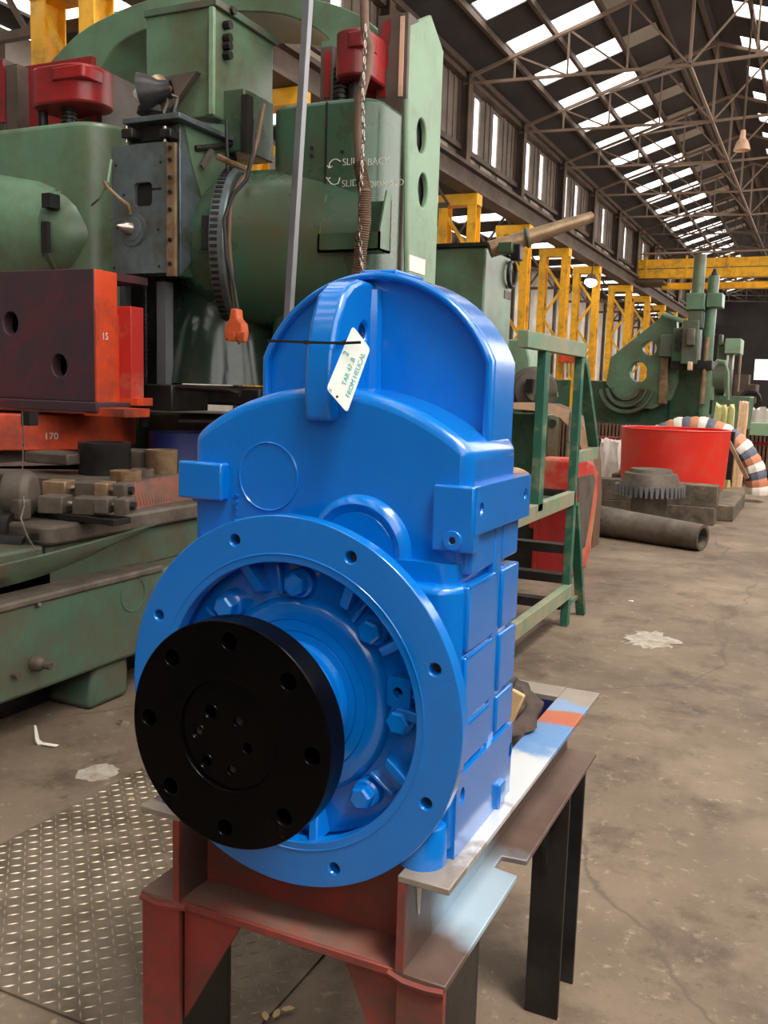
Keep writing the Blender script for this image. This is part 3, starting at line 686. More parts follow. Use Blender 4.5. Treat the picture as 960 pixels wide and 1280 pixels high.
for t in gus:
    M = Matrix.Translation((GX, 0, GZ)) @ Matrix.Rotation(-t, 4, 'Y')
    g = MB(); g.rings([[M @ Vector((r, y, h)) for r, y in ((0.186, 1.374), (0.196, 1.345), (0.250, 1.322), (0.250, 1.374))] for h in (-0.009, 0.009)])
    obj('gusset_rib', g, BLUE, bell, bevel=0.003)
# plain tapped lug on the right between two bolts
p_ = q(497, 866, 1.345)
obj('tapped_lug', MB().plate(rrect(p_.x-0.019, p_.x+0.023, p_.z-0.026, p_.z+0.026, 0.008), [circ(p_.x, p_.z, 0.009, 14)], 'y', 1.345, 1.374), BLUE, bell, bevel=0.002)
obj('tapped_hole_end', MB().lathe([(0.0088, 0), (0.0088, 0.003)], (p_.x, 1.366, p_.z), (0, 1, 0), 14), HOLLOW_SHADE, bell)
# shaft and black coupling disc
shaft = obj('output_shaft', MB().lathe([(0.095, 0), (0.095, 0.03), (0.088, 0.034), (0.088, 0.155), (0.0, 0.155)], (GX, 1.34, GZ), (0, -1, 0), 56, caps=False), BLUE, gb)
DY = 1.145
p_ = q(357, 855, DY); d0 = math.atan2(p_.z-GZ, p_.x-GX)
disc = obj('coupling_disc', MB().plate(circ(GX, GZ, 0.1815, 110), [circ(GX, GZ, 0.0885, 72)] + [circ(GX+0.1505*math.cos(d0+k*PI/4), GZ+0.1505*math.sin(d0+k*PI/4), 0.0135, 20) for k in range(8)], 'y', DY, DY+0.048), BLACK, gb, bevel=0.0025, seg=3)
for k in range(8):
    t = d0 + k*PI/4
    obj('disc_hole_lining', MB().lathe([(0.0137, 0), (0.0137, 0.042)], (GX+0.1505*math.cos(t), DY+0.003, GZ+0.1505*math.sin(t)), (0, 1, 0), 20, caps=False), HOLE, disc)
    obj('disc_hole_end', MB().lathe([(0.0137, 0), (0.0137, 0.003)], (GX+0.1505*math.cos(t), DY+0.036, GZ+0.1505*math.sin(t)), (0, 1, 0), 20), BLACK, disc)
holes = []
for px in ((263, 890), (247, 915), (257, 952), (289, 963), (308, 936), (297, 903)):
    h = q(px[0], px[1], DY+0.006); holes.append((h.x, h.z))
hub = obj('hub_plate', MB().plate(circ(GX, GZ, 0.0885, 72), [circ(x, z, 0.0085 if i else 0.010, 14) for i, (x, z) in enumerate(holes)], 'y', DY+0.007, DY+0.03), BLACK, disc, bevel=0.0012)
obj('hub_back', MB().lathe([(0.0885, 0), (0.0885, 0.004)], (GX, DY+0.030, GZ), (0, 1, 0), 48), BLACK, hub)
for i, (x, z) in enumerate(holes):
    obj('cap_screw', MB().lathe([(0.0088, 0.0), (0.0088, 0.01), (0.0055, 0.012), (0.0030, 0.006), (0, 0.006)], (x, DY+0.024, z), (0, -1, 0), 14, caps=False), HOLE if i % 2 else BLACK, hub)
    if i in (0, 1, 2): obj('hole_ring', MB().torus((x, DY+0.007, z), (0, 1, 0), 0.0125, 0.0012, 20, 6), BLACK, hub)
# ---- card tag on a black cable tie
tg = thing('card_tag', 'white card tag with teal handwriting tied to the lifting lug', 'tag', (lx1, 1.41, 1.55))
cpx = [(441, 407), (463, 436), (434, 516), (408, 486)]
c0 = q(436, 462, 1.392); nrm = Vector((0.35, -0.93, 0.12)).normalized()
def onplane(px):
    d_ = ray(*px); return CAMLOC + d_ * ((c0 - CAMLOC).dot(nrm) / d_.dot(nrm))
K = [onplane(px) for px in cpx]
pts = []
for i in range(4):
    pr, cu_, nx = K[i-1], K[i], K[(i+1) % 4]
    for t in (0.16, 0.07, 0.0): 
        if t == 0.0: pts.append(cu_ + (pr-cu_)*0.035 + (nx-cu_)*0.035 if False else cu_*0.9 + (pr*0.05 + nx*0.05))
        else: pts.append(cu_ + (pr-cu_).normalized()*t*0.09)
    pts.append(cu_ + (nx-cu_).normalized()*0.07*0.09); pts.append(cu_ + (nx-cu_).normalized()*0.16*0.09)
pts2 = []
for i in range(4):
    pr, cu_, nx = K[i-1], K[i], K[(i+1) % 4]; a_ = (pr-cu_).normalized(); b_ = (nx-cu_).normalized(); rr = 0.007
    for k in range(5):
        s_ = k/4.0
        pts2.append(cu_ + a_*rr*(1-s_)**2 + b_*rr*s_**2)
card = obj('card', MB().rings([[p + nrm*0.0006 for p in pts2], [p - nrm*0.0006 for p in pts2]]), TAGM, tg)
up_ = (K[1]-K[2]).normalized(); across = (K[0]-K[1]).normalized()
# handwriting lines run along the card's length
L0 = onplane((421, 500))
obj('punched_hole', MB().lathe([(0.0022, 0), (0.0022, 0.0008)], onplane((421.5, 496)) + nrm*0.0003, nrm, 12), HOLLOW_SHADE, card)
for body, px, size in (('FROM HELICAL', (437, 498), 0.0115), ('TAR 47 .B', (432, 483), 0.0115), ('2', (435, 446), 0.014), ('x', (414, 491), 0.012)):
    o_ = onplane(px) + nrm*0.0009
    text_mesh('handwriting', body, size, INK, card, frame(o_, up_, across), 0.0002, shear=0.2)
tz = q(395, 428, 1.40).z
tie = MB(); P0 = q(335, 426, 1.41); P1 = q(388, 428, 1.392); P2 = q(428, 429, 1.388); P3 = q(451, 428, 1.383)
for a_, b_ in ((P0, P1), (P1, P2), (P2, P3)): tie.bar(a_, b_, 0.0016, 0.0045)
tie_o = obj('cable_tie', tie, RUBBER, tg)
obj('tie_head', MB().box(-0.004, 0.004, -0.003, 0.003, -0.0035, 0.0035, Matrix.Translation(q(383, 428, 1.390))), RUBBER, tie_o)
obj('tie_loop', MB().tube([P2, Vector((lx1+0.004, 1.41, P2.z)), Vector((lx1+0.003, eye.y-0.01, eye.z-0.004)), Vector((lx1-0.01, eye.y, eye.z-0.008))], 0.0018, 6), RUBBER, tie_o)

# ---- rag bundle and timber inside the stand
rb = q(665, 900, 1.98)
rag = MB(); rr = random.Random(3)
n, mm = 48, 30
rings = []
for j in range(mm+1):
    v = j/mm; ring = []
    for i in range(n):
        t = 2*PI*i/n
        f = math.sin(PI*min(0.98, max(0.02, v)))**0.6
        w = 1 + 0.22*math.sin(3*t+5*v) + 0.15*math.sin(7*t-9*v) + 0.09*math.sin(13*t+17*v) + 0.015*rr.uniform(-1, 1)
        ring.append(Vector((0.095*f*w*math.cos(t), 0.19*(v-0.5)*2 + 0.03*math.sin(5*t), 0.075*f*w*math.sin(t) + 0.03*math.sin(4*v))))
    rings.append(ring)
R_ = Matrix.Translation((-0.675, 2.09, 0.785)) @ Matrix.Rotation(0.25, 4, 'Z') @ Matrix.Rotation(0.12, 4, 'X')
rag.rings([[R_ @ p for p in r_] for r_ in rings])
rg = obj('rag_bundle', rag, RAG, label='crumpled dark rag stuffed in the stand behind the gearbox', cat='rag', loc=(-0.66, 2.12, 0.70), sharp=60)
obj('support_board', MB().box(-0.95, -0.56, 1.75, 2.2, 0.60, 0.69), WOOD, label='grey board lying inside the stand under the rag', cat='board', loc=(-0.75, 2.0, 0.60))
tb = obj('wood_chip', MB().box(-0.016, 0.016, -0.006, 0.006, -0.035, 0.035, Matrix.Translation(q(641, 882, 1.86)) @ Matrix.Rotation(0.35, 4, 'Y')), WOODL, label='split bare wood offcut poking from the rag', cat='wood', loc=(-0.7, 1.92, 0.75), bevel=0.004)
# ================================================================== BIG GREEN BORING MILL (portal, Y 5 to 7)
mill = thing('boring_mill', 'big green portal boring mill with red brackets and arched top behind the gearbox', 'machine', (-3.6, 6.0, 0))
FA, FB = 5.9, 5.45          # front of the columns, front of the rounded housings
# ---- right column: tall box with side holes
XC = q(507, 200, FA).x
yb_ = qx(550, 200, XC).y
top_f, top_b = qx(512, 30, XC).z, qx(548, 58, XC).z
h1, h2 = qx(527, 170, XC), qx(529, 238, XC)
colr = obj('right_column', MB().plate([(FA, 0), (yb_, 0), (yb_, top_b), (yb_-0.25, top_b+0.16), (FA, top_f)], [[(h.y+0.085*math.cos(2*PI*k/20), h.z+0.115*math.sin(2*PI*k/20)) for k in range(20)] for h in (h1, h2)], 'x', XC-0.04, XC), GREENL, mill, bevel=0.01)
for h in (h1, h2): obj('hole_back', MB().lathe([(0.12, 0), (0.12, 0.01)], (XC-0.06, h.y, h.z), (1, 0, 0), 20), HOLLOW_SHADE, colr)
XL_ = q(400, 80, FA+0.1).x
obj('column_body', MB().box(XL_, XC-0.07, FA+0.12, yb_-0.02, 0, top_b), GREEN, colr)
t_ = q(490, 15, FA).z; l_ = q(460, 121, FA).z
obj('guide_face', bpx(MB(), 468, 18, 506, 345, FA-0.02, FA+0.16), BROWNP, colr, bevel=0.006)
obj('guide_face', bpx(MB(), 398, 58, 414, 345, FA-0.02, FA+0.16), BROWNP, colr, bevel=0.006)
obj('guide_back', bpx(MB(), 412, 60, 470, 345, FA+0.06, FA+0.16), REDM, colr)
s = MB()
for (x, y) in (): pass
P_ = [(479, 28), (488, 22), (487, 50), (484, 62), (485, 80), (478, 97), (473, 92), (474, 66), (472, 58)]
obj('worn_red_patch', MB().prism([(q(x, y, FA-0.03).x, q(x, y, FA-0.03).z) for x, y in P_], 'y', FA-0.026, FA-0.018), REDM, colr)
P_ = [(473, 121), (475, 108), (481, 104), (482, 121)]
obj('worn_red_patch', MB().prism([(q(x, y, FA-0.03).x, q(x, y, FA-0.03).z) for x, y in P_], 'y', FA-0.026, FA-0.018), REDM, colr)
obj('red_edge_strip', bpx(MB(), 499, 20, 504, 120, FA-0.03, FA-0.018), CREAM, colr)
obj('red_edge_strip', bpx(MB(), 405, 64, 412, 122, FA-0.03, FA-0.018), REDM, colr)
def half_bracket(px0, py0, px1, py1, Yf, depth):
    a, b = q(px0, (py0+py1)/2, Yf), q(px1, (py0+py1)/2, Yf); zt, zb2 = q((px0+px1)/2, py0, Yf).z, q((px0+px1)/2, py1, Yf).z
    o = obj('red_bracket', MB().prism(rrect(a.x, b.x, Yf, Yf+depth, min(depth, b.x-a.x)*0.45, 6), 'z', zb2, zt), REDM, mill, bevel=0.015)
    obj('bracket_lip', MB().prism(rrect(a.x+(b.x-a.x)*0.48, b.x+0.006, Yf-0.02, Yf+depth*0.5, 0.04, 5), 'z', zt-(zt-zb2)*0.45, zt-(zt-zb2)*0.12), REDM, o, bevel=0.008)
    return a, b, zt, zb2
def screw(px, py0, py1, Y, r, par, thread=True):
    a, b = q(px, py0, Y), q(px, py1, Y); z0, z1 = b.z, a.z; pr = []
    n = int((z1-z0)/0.03)
    for k in range(n):
        z = k*0.03; pr += [(r, z), (r, z+0.012), (r*0.82, z+0.015), (r*0.82, z+0.027)]
    obj('lead_screw', MB().lathe(pr if thread else [(r, 0), (r, z1-z0)], (a.x, Y, z0), (0,0,1), 18), DARKST, par)
half_bracket(413, 34, 456, 93, FB+0.08, 0.4)
screw(427, 80, 130, FB+0.25, 0.055, mill); screw(444, 80, 130, FB+0.25, 0.04, mill, False)
# ---- rounded housing in front of the right column
hl, hr_ = q(352, 230, FB+0.2).x, XC-0.015
ht = q(440, 121, FB).z
hsR = obj('column_housing', MB().prism(rrect(hl, hr_, FB, FA+0.1, 0.16, 8), 'z', 0.0, ht), GREEND, mill, bevel=0.03, seg=3)
obj('hinge_seam', MB().box(q(407, 150, FB-0.004).x, q(407, 150, FB-0.004).x+0.012, FB-0.006, FB+0.01, q(400, 285, FB).z, q(405, 128, FB).z), DARKST, hsR)
for px in ((390, 185), (390, 195), (391, 255), (428, 190), (476, 285)):
    p_ = q(px[0], px[1], FB); obj('screw_head', MB().lathe([(0.012, 0), (0.012, 0.01)], (p_.x, FB, p_.z), (0, -1, 0), 8), DARKST, hsR)
obj('corner_strip', MB().tube([q(508, y, FB+0.13) for y in (125, 180, 240, 340)], 0.02, 8), GREENL, hsR)
# sheet-metal pocket
pk = thing('x', None, None) if False else None
YP = FB - 0.16
pa_, pb_ = q(397, 300, YP), q(474, 318, YP)
zt_ = q(420, 238, YP).z; zb_ = q(430, 314, YP).z; zm_ = q(430, 291, YP).z
pkt = obj('sheet_pocket', MB().box(pa_.x, pb_.x, YP, YP+0.012, zb_, zm_), GREEND, hsR)
obj('pocket_floor', MB().box(pa_.x, pb_.x, YP, FB-0.002, zb_, zb_+0.012), GREEND, pkt)
for x in (pa_.x, pb_.x-0.012):
    obj('pocket_side', MB().prism([(YP, zb_), (FB-0.001, zb_), (FB-0.001, zt_), (FB-0.07, zt_), (YP, zm_)], 'x', x, x+0.012), GREEN, pkt)
obj('pocket_back', MB().box(pa_.x, pb_.x, FB-0.012, FB-0.001, zb_, zt_-0.05), GREEND, pkt)
# chalk writing
for body, px, sz in (('SLIDE', (428, 207), 0.062), ('BACK', (459, 207), 0.062), ('SLIDE', (427, 234), 0.062), ('FORWARD', (455, 235), 0.056)):
    p_ = q(px[0], px[1], FB); text_mesh('chalk_writing', body, sz, CHALK, hsR, frame((p_.x, FB-0.002, p_.z), (1, 0, 0), (0, 0, 1)), 0.001, off=-0.0008)
def chalk_arc(px, arr):
    m_ = MB(); m_.tube([Vector((q(x, y, FB).x, FB-0.002, q(x, y, FB).z)) for x, y in px], 0.004, 5)
    x, y = arr; p_ = q(x, y, FB); m_.tube([(p_.x-0.018, FB-0.002, p_.z+0.016), (p_.x, FB-0.002, p_.z), (p_.x+0.02, FB-0.002, p_.z+0.008)], 0.004, 5)
    obj('chalk_arrow', m_, CHALK, hsR)
chalk_arc([(412, 210), (412, 204), (416, 200), (421, 199), (426, 202)], (412, 210)); chalk_arc([(410, 225), (414, 230), (418, 231), (423, 229), (425, 222)], (410, 224))
obj('white_label', bpx(MB(), 511, 320, 531, 339, FA+0.0, FA+0.01) if False else MB().box(XC, XC+0.004, qx(511, 330, XC).y, qx(531, 330, XC).y, qx(520, 341, XC).z, qx(520, 321, XC).z), WHITEP, colr)
# ---- left column
obj('guide_face', bpx(MB(), -60, 78, 8, 345, FA-0.02, FA+0.6), BROWNP, mill, bevel=0.006)
obj('red_edge_strip', bpx(MB(), -40, 78, 4, 155, FA-0.04, FA-0.018), REDM, mill)
obj('guide_back', bpx(MB(), 8, 78, 116, 345, FA+0.10, FA+0.6), REDM, mill)
obj('guide_edge', bpx(MB(), 10, 80, 24, 345, FA-0.02, FA+0.3), BROWNP, mill)
obj('guide_face', bpx(MB(), 106, 88, 128, 345, FA-0.02, FA+0.5), BROWNP, mill, bevel=0.006)
obj('red_edge_strip', bpx(MB(), 113, 90, 120, 160, FA-0.035, FA-0.018), REDM, mill)
xa_ = q(128, 130, FA).x
obj('column_side', MB().prism([(FA, 0), (FA+1.0, 0), (FA+1.0, q(128, 86, FA).z), (FA, q(128, 86, FA).z)], 'x', xa_-0.05, xa_), BROWNP, mill)
half_bracket(27, 80, 106, 128, FB+0.05, 0.42)
screw(86, 118, 165, FB+0.22, 0.06, mill); screw(53, 118, 165, FB+0.22, 0.04, mill, False)
hl2, hr2 = q(-260, 230, FB).x, q(142, 230, FB+0.1).x
hsL = obj('column_housing', MB().prism(rrect(hl2, hr2, FB-0.05, FA+0.4, 0.26, 9), 'z', 0.0, q(60, 157, FB).z), GREEN, mill, bevel=0.04, seg=3)
# ---- arch joining the columns
outer = [(52, 95), (67, 72), (110, 33), (183, 0), (250, -14), (330, -14), (400, 0), (455, 22), (490, 60), (500, 90)]
inner = [(418, 90), (414, 55), (390, 33), (352, 18), (300, 14), (250, 16), (200, 30), (165, 44), (142, 60), (126, 86)]
def spline(P, n=5):
    out = []
    for i in range(len(P)-1):
        a, b, c, d = P[max(0, i-1)], P[i], P[i+1], P[min(len(P)-1, i+2)]
        for k in range(n):
            t = k/n; out.append(tuple(0.5*(2*b[j] + (c[j]-a[j])*t + (2*a[j]-5*b[j]+4*c[j]-d[j])*t*t + (3*b[j]-a[j]-3*c[j]+d[j])*t**3) for j in (0, 1)))
    return out + [P[-1]]
obj('arch_beam', MB().prism([(q(x, y, FA+0.15).x, q(x, y, FA+0.15).z) for x, y in spline(outer) + spline(inner)], 'y', FA+0.15, FA+0.85), GREEN, mill, bevel=0.03, seg=3, sharp=30)
# ---- hanging drive box in the middle
YB = 5.45
drv = obj('drive_box', bpx(MB(), 182, 10, 267, 150, YB, YB+0.75), GREEN, mill, bevel=0.015)
obj('box_lid', bpx(MB(), 179, 4, 270, 14, YB-0.02, YB+0.78), GREENB, drv, bevel=0.006)
X2 = q(268, 60, YB).x
for y in (14, 32, 48, 58, 70):
    p_ = qx(281 if y > 20 else 286, y, X2); obj('bolt_head', MB().lathe([(0.03, 0), (0.03, 0.05)], (X2, p_.y, p_.z), (1, 0, 0), 8), DARKST, drv)
obj('ridge_strip', bpx(MB(), 261, 8, 266, 142, YB-0.03, YB), GREENL, drv)
w_ = [(189, 104), (252, 92), (222, 136), (212, 143)]
obj('brown_cover', MB().prism([(q(x, y, YB).x, q(x, y, YB).z) for x, y in w_], 'y', YB-0.06, YB-0.005), BROWNP, drv)
obj('lower_door', bpx(MB(), 268, 112, 305, 190, YB+0.12, YB+0.5), GREEND, mill, bevel=0.01)
obj('door_edge', bpx(MB(), 301, 118, 309, 190, YB+0.05, YB+0.12), DARKST, mill)
# ---- ram saddle: box with a slanting cheek, dark recess and front plate
YR = 4.95
obj('saddle_lid', bpx(MB(), 153, 144, 224, 151, YR+0.02, YR+0.9), STEELB, mill, bevel=0.004)
sad = obj('saddle_body', bpx(MB(), 160, 151, 222, 345, YR+0.12, YR+0.8), GREEND, mill, bevel=0.01)
obj('recess_face', bpx(MB(), 163, 151, 212, 176, YR+0.10, YR+0.12), HOLLOW_SHADE, sad)
xs_ = q(222, 250, YR+0.1).x
def cheek_pt(x, y): p_ = qx(x, y, xs_); return (p_.y, p_.z)
obj('saddle_cheek', MB().prism([cheek_pt(x, y) for x, y in ((224, 150), (283, 156), (285, 245), (262, 300), (225, 345))], 'x', xs_-0.03, xs_+0.004), STEELB, sad, bevel=0.004)
obj('cheek_panel', MB().prism([cheek_pt(x, y) for x, y in ((228, 153), (282, 159), (281, 240), (250, 246), (238, 205))], 'x', xs_+0.004, xs_+0.014), GREEN, sad)
for x in (158, 206):
    obj('clamp_lug', bpx(MB(), x-7, 160, x+7, 172, YR+0.0, YR+0.1), DARKST, sad, bevel=0.008)
    obj('clamp_stud', MB().cyl(q(x, 158, YR+0.03), q(x, 178, YR+0.03), 0.012), STEEL, sad)
# front plate with keyhole slot
A_, B_ = q(140, 262, YR), q(210, 262, YR); zt_, zb_ = q(175, 180, YR).z, q(175, 342, YR).z
kx0, kx1 = q(167, 243, YR).x, q(190, 243, YR).x; kz0, kz1 = q(178, 258, YR).z, q(178, 228, YR).z
fp = obj('front_plate', MB().plate(rrect(A_.x, B_.x, zb_, zt_, 0.02), [rrect(kx0, kx1, kz0, kz1, 0.03)], 'y', YR, YR+0.05), STEELB, mill, bevel=0.006)
obj('slot_shadow', MB().box(kx0-0.01, kx1+0.01, YR+0.04, YR+0.06, kz0-0.01, kz1+0.01), HOLLOW_SHADE, fp)
obj('slot_groove', MB().box(kx1, kx1+0.075, YR-0.002, YR+0.01, q(190, 238, YR).z, q(190, 235, YR).z), HOLLOW_SHADE, fp)
obj('wear_strip', bpx(MB(), 208, 178, 218, 345, YR-0.015, YR+0.012), RUSTCYL, fp)
for y in (185, 200, 222, 240, 262, 300, 330):
    p_ = q(213, y, YR-0.015); obj('strip_screw', MB().lathe([(0.014, 0), (0.014, 0.012)], (p_.x, YR-0.015, p_.z), (0, -1, 0), 6), DARKST, fp)
for px in ((145, 207), (201, 203), (147, 285), (198, 287), (155, 244), (143, 335), (199, 333)):
    p_ = q(px[0], px[1], YR); obj('plate_hole', MB().lathe([(0.009, 0), (0.009, 0.004)], (p_.x, YR, p_.z), (0, -1, 0), 10), HOLLOW_SHADE, fp)
sp = q(167, 287, YR)
spn = obj('spindle_flange', MB().lathe([(0.105, 0), (0.105, 0.02), (0.08, 0.024), (0.078, 0.03), (0.055, 0.034), (0.0, 0.034)], (sp.x, YR, sp.z), (0, -1, 0), 40, caps=False), STEELB, fp)
obj('spindle_nose', MB().lathe([(0.045, 0.03), (0.042, 0.06), (0.03, 0.08), (0.004, 0.13)], (sp.x, YR, sp.z), (-0.25, -1, 0.06), 20), STEEL, spn)
obj('coolant_pipe', MB().tube([q(130, 227, YR-0.1), q(135, 235, YR-0.12), q(150, 249, YR-0.12), q(160, 256, YR-0.06), q(163, 268, YR-0.03)], 0.013, 8), RUSTCYL, mill)
obj('coolant_pipe', MB().tube([q(139, 200, YR-0.02), q(135, 228, YR-0.08), q(124, 248, YR-0.05), q(115, 256, YR+0.1)], 0.009, 8), GREENL, mill)
# small lever bracket on the cheek
lv = cheek_pt(262, 184)
obj('lever_shaft', MB().tube([Vector((xs_+0.02, *cheek_pt(241, 186))), Vector((xs_+0.05, *cheek_pt(262, 184))), Vector((xs_+0.05, *cheek_pt(282, 181)))], 0.02, 8), DARKST, mill)
obj('lever_arm', MB().bar(Vector((xs_+0.05, *cheek_pt(258, 187))), Vector((xs_+0.05, *cheek_pt(245, 210))), 0.012, 0.045), CASTI, mill)
obj('lever_shaft', MB().tube([q(272, 196, 5.15), q(285, 202, 5.15), q(305, 210, 5.3)], 0.02, 8), RUSTCYL, mill)
obj('hanger_rod', MB().cyl(q(283, 150, 5.35), q(285, 232, 5.35), 0.012), DARKST, mill)
# dark vertical ways below the saddle
ways = obj('vertical_ways', bpx(MB(), 152, 345, 207, 500, YR+0.22, YR+0.4), DARKST, mill)
for x0, x1, m_ in ((150, 157, GALV), (196, 207, GALV)): obj('way_face', bpx(MB(), x0, 352, x1, 500, YR+0.16, YR+0.24), m_, ways)
p_ = q(183, 345, YR+0.18); screw(182, 345, 500, YR+0.19, 0.02, mill)
obj('foot_block', bpx(MB(), 164, 480, 215, 513, YR+0.0, YR+0.4), DARKST, mill, bevel=0.01)
obj('foot_nut', MB().cyl(q(180, 512, YR+0.05), q(180, 533, YR+0.05), 0.04, 0.03), DARKST, mill)
# ---- tapering arms either side of the saddle: cones and barrels along X
YA = 5.62
def arm_pt(x, y): return q(x, y, YA)
zc_ = q(285, 315, YA).z
xb0, xb1, xb2 = q(218, 315, YA).x, q(294, 315, YA).x, q(300, 315, YA).x
AX = Vector((1, 0.30, 0)).normalized(); O1 = Vector((xb1, YA, zc_))
barR = obj('barrel_arm', MB().lathe([(0.50, 0.0), (0.535, 0.04), (0.55, 0.35), (0.55, 0.9)], O1 + AX*0.085, AX, 56), GREEND, mill, sharp=30)
obj('cone_arm', MB().lathe([(0.16, 0.0), (0.28, 0.12), (0.40, 0.28), (0.465, 0.40), (0.475, 0.52)], O1 - AX*0.48, AX, 48), GREEND, mill, sharp=30)
gr = obj('ring_gear_band', MB().lathe([(0.53, 0.0), (0.56, 0.008), (0.56, 0.10), (0.55, 0.11)], O1 - AX*0.01, AX, 72), STEELB, mill)
tt = MB(); U_ = Vector((0, 0, 1)); V_ = AX.cross(U_)
for k in range(84):
    t = 2*PI*k/84; r_ = U_*math.cos(t) + V_*math.sin(t)
    tt.bar(O1 + AX*0.005 + r_*0.556, O1 + AX*0.055 + r_*0.556, 0.02, 0.02, up=r_)
obj('ring_slots', tt, DARKST, gr, kind='stuff')
wv_ = (Vector((0, -1, 0)) - AX*AX.dot(Vector((0, -1, 0)))).normalized()
obj('arm_window', MB().bar(O1 - AX*0.05 + wv_*0.455 + Vector((0, 0, -0.05)), O1 - AX*0.05 + wv_*0.455 + Vector((0, 0, 0.16)), 0.05, 0.06, up=wv_), HOLLOW_SHADE, mill)
xl0 = q(135, 285, YA).x
zl_ = q(75, 300, YA).z
obj('cone_arm', MB().lathe([(0.17, 0.0), (0.30, 0.10), (0.37, 0.2), (0.385, 0.24), (0.40, 0.245), (0.40, 0.29), (0.42, 0.295), (0.48, 0.45), (0.58, 0.9)], (xl0+0.02, YA, zl_), (-1, 0.12, 0), 48), GREEN, mill, sharp=30)
obj('arm_window', MB().box(xl0-0.26, xl0-0.18, YA-0.40, YA-0.30, zl_+0.16, zl_+0.26), HOLLOW_SHADE, mill)
obj('arm_window', MB().box(xl0-0.26, xl0-0.20, YA-0.41, YA-0.38, zl_-0.16, zl_+0.06), HOLLOW_SHADE, mill)
# dark glossy skirt under the right arm and base plinth
sk = q(240, 420, 5.5)
SKM = pm('oily_dark_green_gloss', (34, 48, 40), rough=0.14, var=0.3, scale=3, dirt=(60, 62, 50), damt=0.25, dscale=3)
obj('dark_skirt', MB().lathe([(0.58, 0), (0.52, 0.35), (0.42, 0.66), (0.3, 0.8)], (q(262, 480, 5.6).x, 5.75, q(262, 480, 5.5).z), (0, 0, 1), 40), SKM, mill, sharp=50)
obj('skirt_base', MB().box(q(165, 500, 5.4).x, q(330, 500, 5.4).x, 5.35, 6.2, q(250, 505, 5.4).z, q(250, 482, 5.4).z), DARKST, mill, bevel=0.02)
obj('hand_rail_bar', MB().tube([q(222, 484, 5.0), q(285, 487, 5.0), q(300, 492, 5.0)], 0.02, 8), DARKST, mill)
obj('hand_rail_bar', MB().tube([q(225, 528, 4.9), q(246, 528, 4.9), q(300, 530, 4.9)], 0.018, 8), DARKST, mill)
obj('rear_bed_casting', bpx(MB(), 95, 515, 330, 580, 5.9, 6.6), CASTI, mill, bevel=0.03)
for x0, x1 in ((112, 140), (155, 178)): obj('casting_window', bpx(MB(), x0, 527, x1, 545, 5.88, 5.91), HOLLOW_SHADE, mill)
# ---- flood lamp sitting on the saddle
lp = thing('flood_lamp', 'dark hooded flood lamp with white bulb on top of the mill saddle', 'lamp', q(190, 143, 5.15))
hd = q(178, 118, 5.1)
obj('hood', MB().lathe([(0.135, 0), (0.115, 0.06), (0.07, 0.12), (0.055, 0.20)], hd, (0.9, 0.35, 0.18), 24, caps=False), DARKST, lp)
obj('bulb', MB().ball(hd + Vector((0.03, -0.02, -0.01)), 0.06, sc=(1.3, 1, 0.85)), WHITEP, lp)
obj('socket', MB().cyl(q(193, 108, 5.2), q(206, 122, 5.2), 0.09, 0.08), RUSTCYL, lp)
obj('yoke', MB().tube([q(204, 141, 5.15), q(210, 126, 5.15), q(207, 116, 5.15), q(222, 122, 5.2), q(218, 140, 5.2)], 0.012, 8), STEEL, lp)
obj('lamp_base', MB().cyl(q(192, 143, 5.18), q(192, 135, 5.18), 0.11, 0.10), DARKST, lp)
# ---- cables, hose, chain, bar
def hang(name, label, cat, pts, r, mat, n=8): return obj(name, MB().tube(pts, r, n), mat, label=label, cat=cat, loc=pts[-1], sharp=70)
hose = [q(x, y, Y_) for x, y, Y_ in ((455, -10, 5.3), (456, 35, 5.3), (462, 62, 5.28), (457, 95, 5.27), (449, 125, 5.26), (447, 165, 5.25), (450, 205, 5.24), (456, 240, 5.2), (456, 275, 5.2), (451, 310, 5.22), (448, 345, 5.25), (446, 430, 5.3), (440, 520, 5.44))]
hb = MB(); hb.tube(hose, [0.028, 0.028, 0.03, 0.03, 0.03, 0.028, 0.03, 0.036, 0.038, 0.036, 0.03, 0.03, 0.03], 10)
ho = obj('brown_hose', hb, HOSE, label='brown corrugated hose hanging in front of the mill housing', cat='hose', loc=hose[-1], sharp=70)
rb_ = MB()
for a_, b_ in zip(hose[6:10], hose[7:11]):
    for k in range(12): 
        p_ = a_.lerp(b_, k/12); rb_.torus(p_, b_-a_, 0.037, 0.005, 12, 5)
obj('hose_ribs', rb_, HOSE, ho, kind='stuff')
ch = thing('hanging_chain', 'thin steel chain hanging alongside the brown hose', 'chain', q(452, 345, 5.15))
cpts = [q(x, y, 5.17) for x, y in ((457, 30), (455, 80), (453, 120), (454, 170), (452, 210), (450, 260), (450, 300), (453, 345), (455, 420), (456, 500))]
k_ = 0
for a_, b_ in zip(cpts, cpts[1:]):
    n_ = max(2, int((b_-a_).length/0.038))
    for k in range(n_):
        p_ = a_.lerp(b_, (k+0.5)/n_); d_ = (b_-a_).normalized(); u_ = Vector((1, 0, 0)) if k_ % 2 else Vector((0, 1, 0))
        w_ = (u_ - d_*u_.dot(d_)).normalized(); L_ = [p_ + d_*0.022*math.cos(t) + w_*0.011*math.sin(t) for t in [2*PI*j/8 for j in range(9)]]
        obj('link', MB().tube(L_, 0.0045, 5), STEEL, ch); k_ += 1
bp0, bp1 = q(386, -12, 3.6), q(361, 392, 3.6)
bp1 = bp0 + (bp1-bp0)*(bp0.z/(bp0.z-bp1.z))
obj('grey_bar', MB().bar(bp0, bp1, 0.034, 0.034, up=(0, 1, 0)), GALV, label='long grey steel bar standing upright in front of the mill', cat='bar', loc=bp1, bevel=0.004)
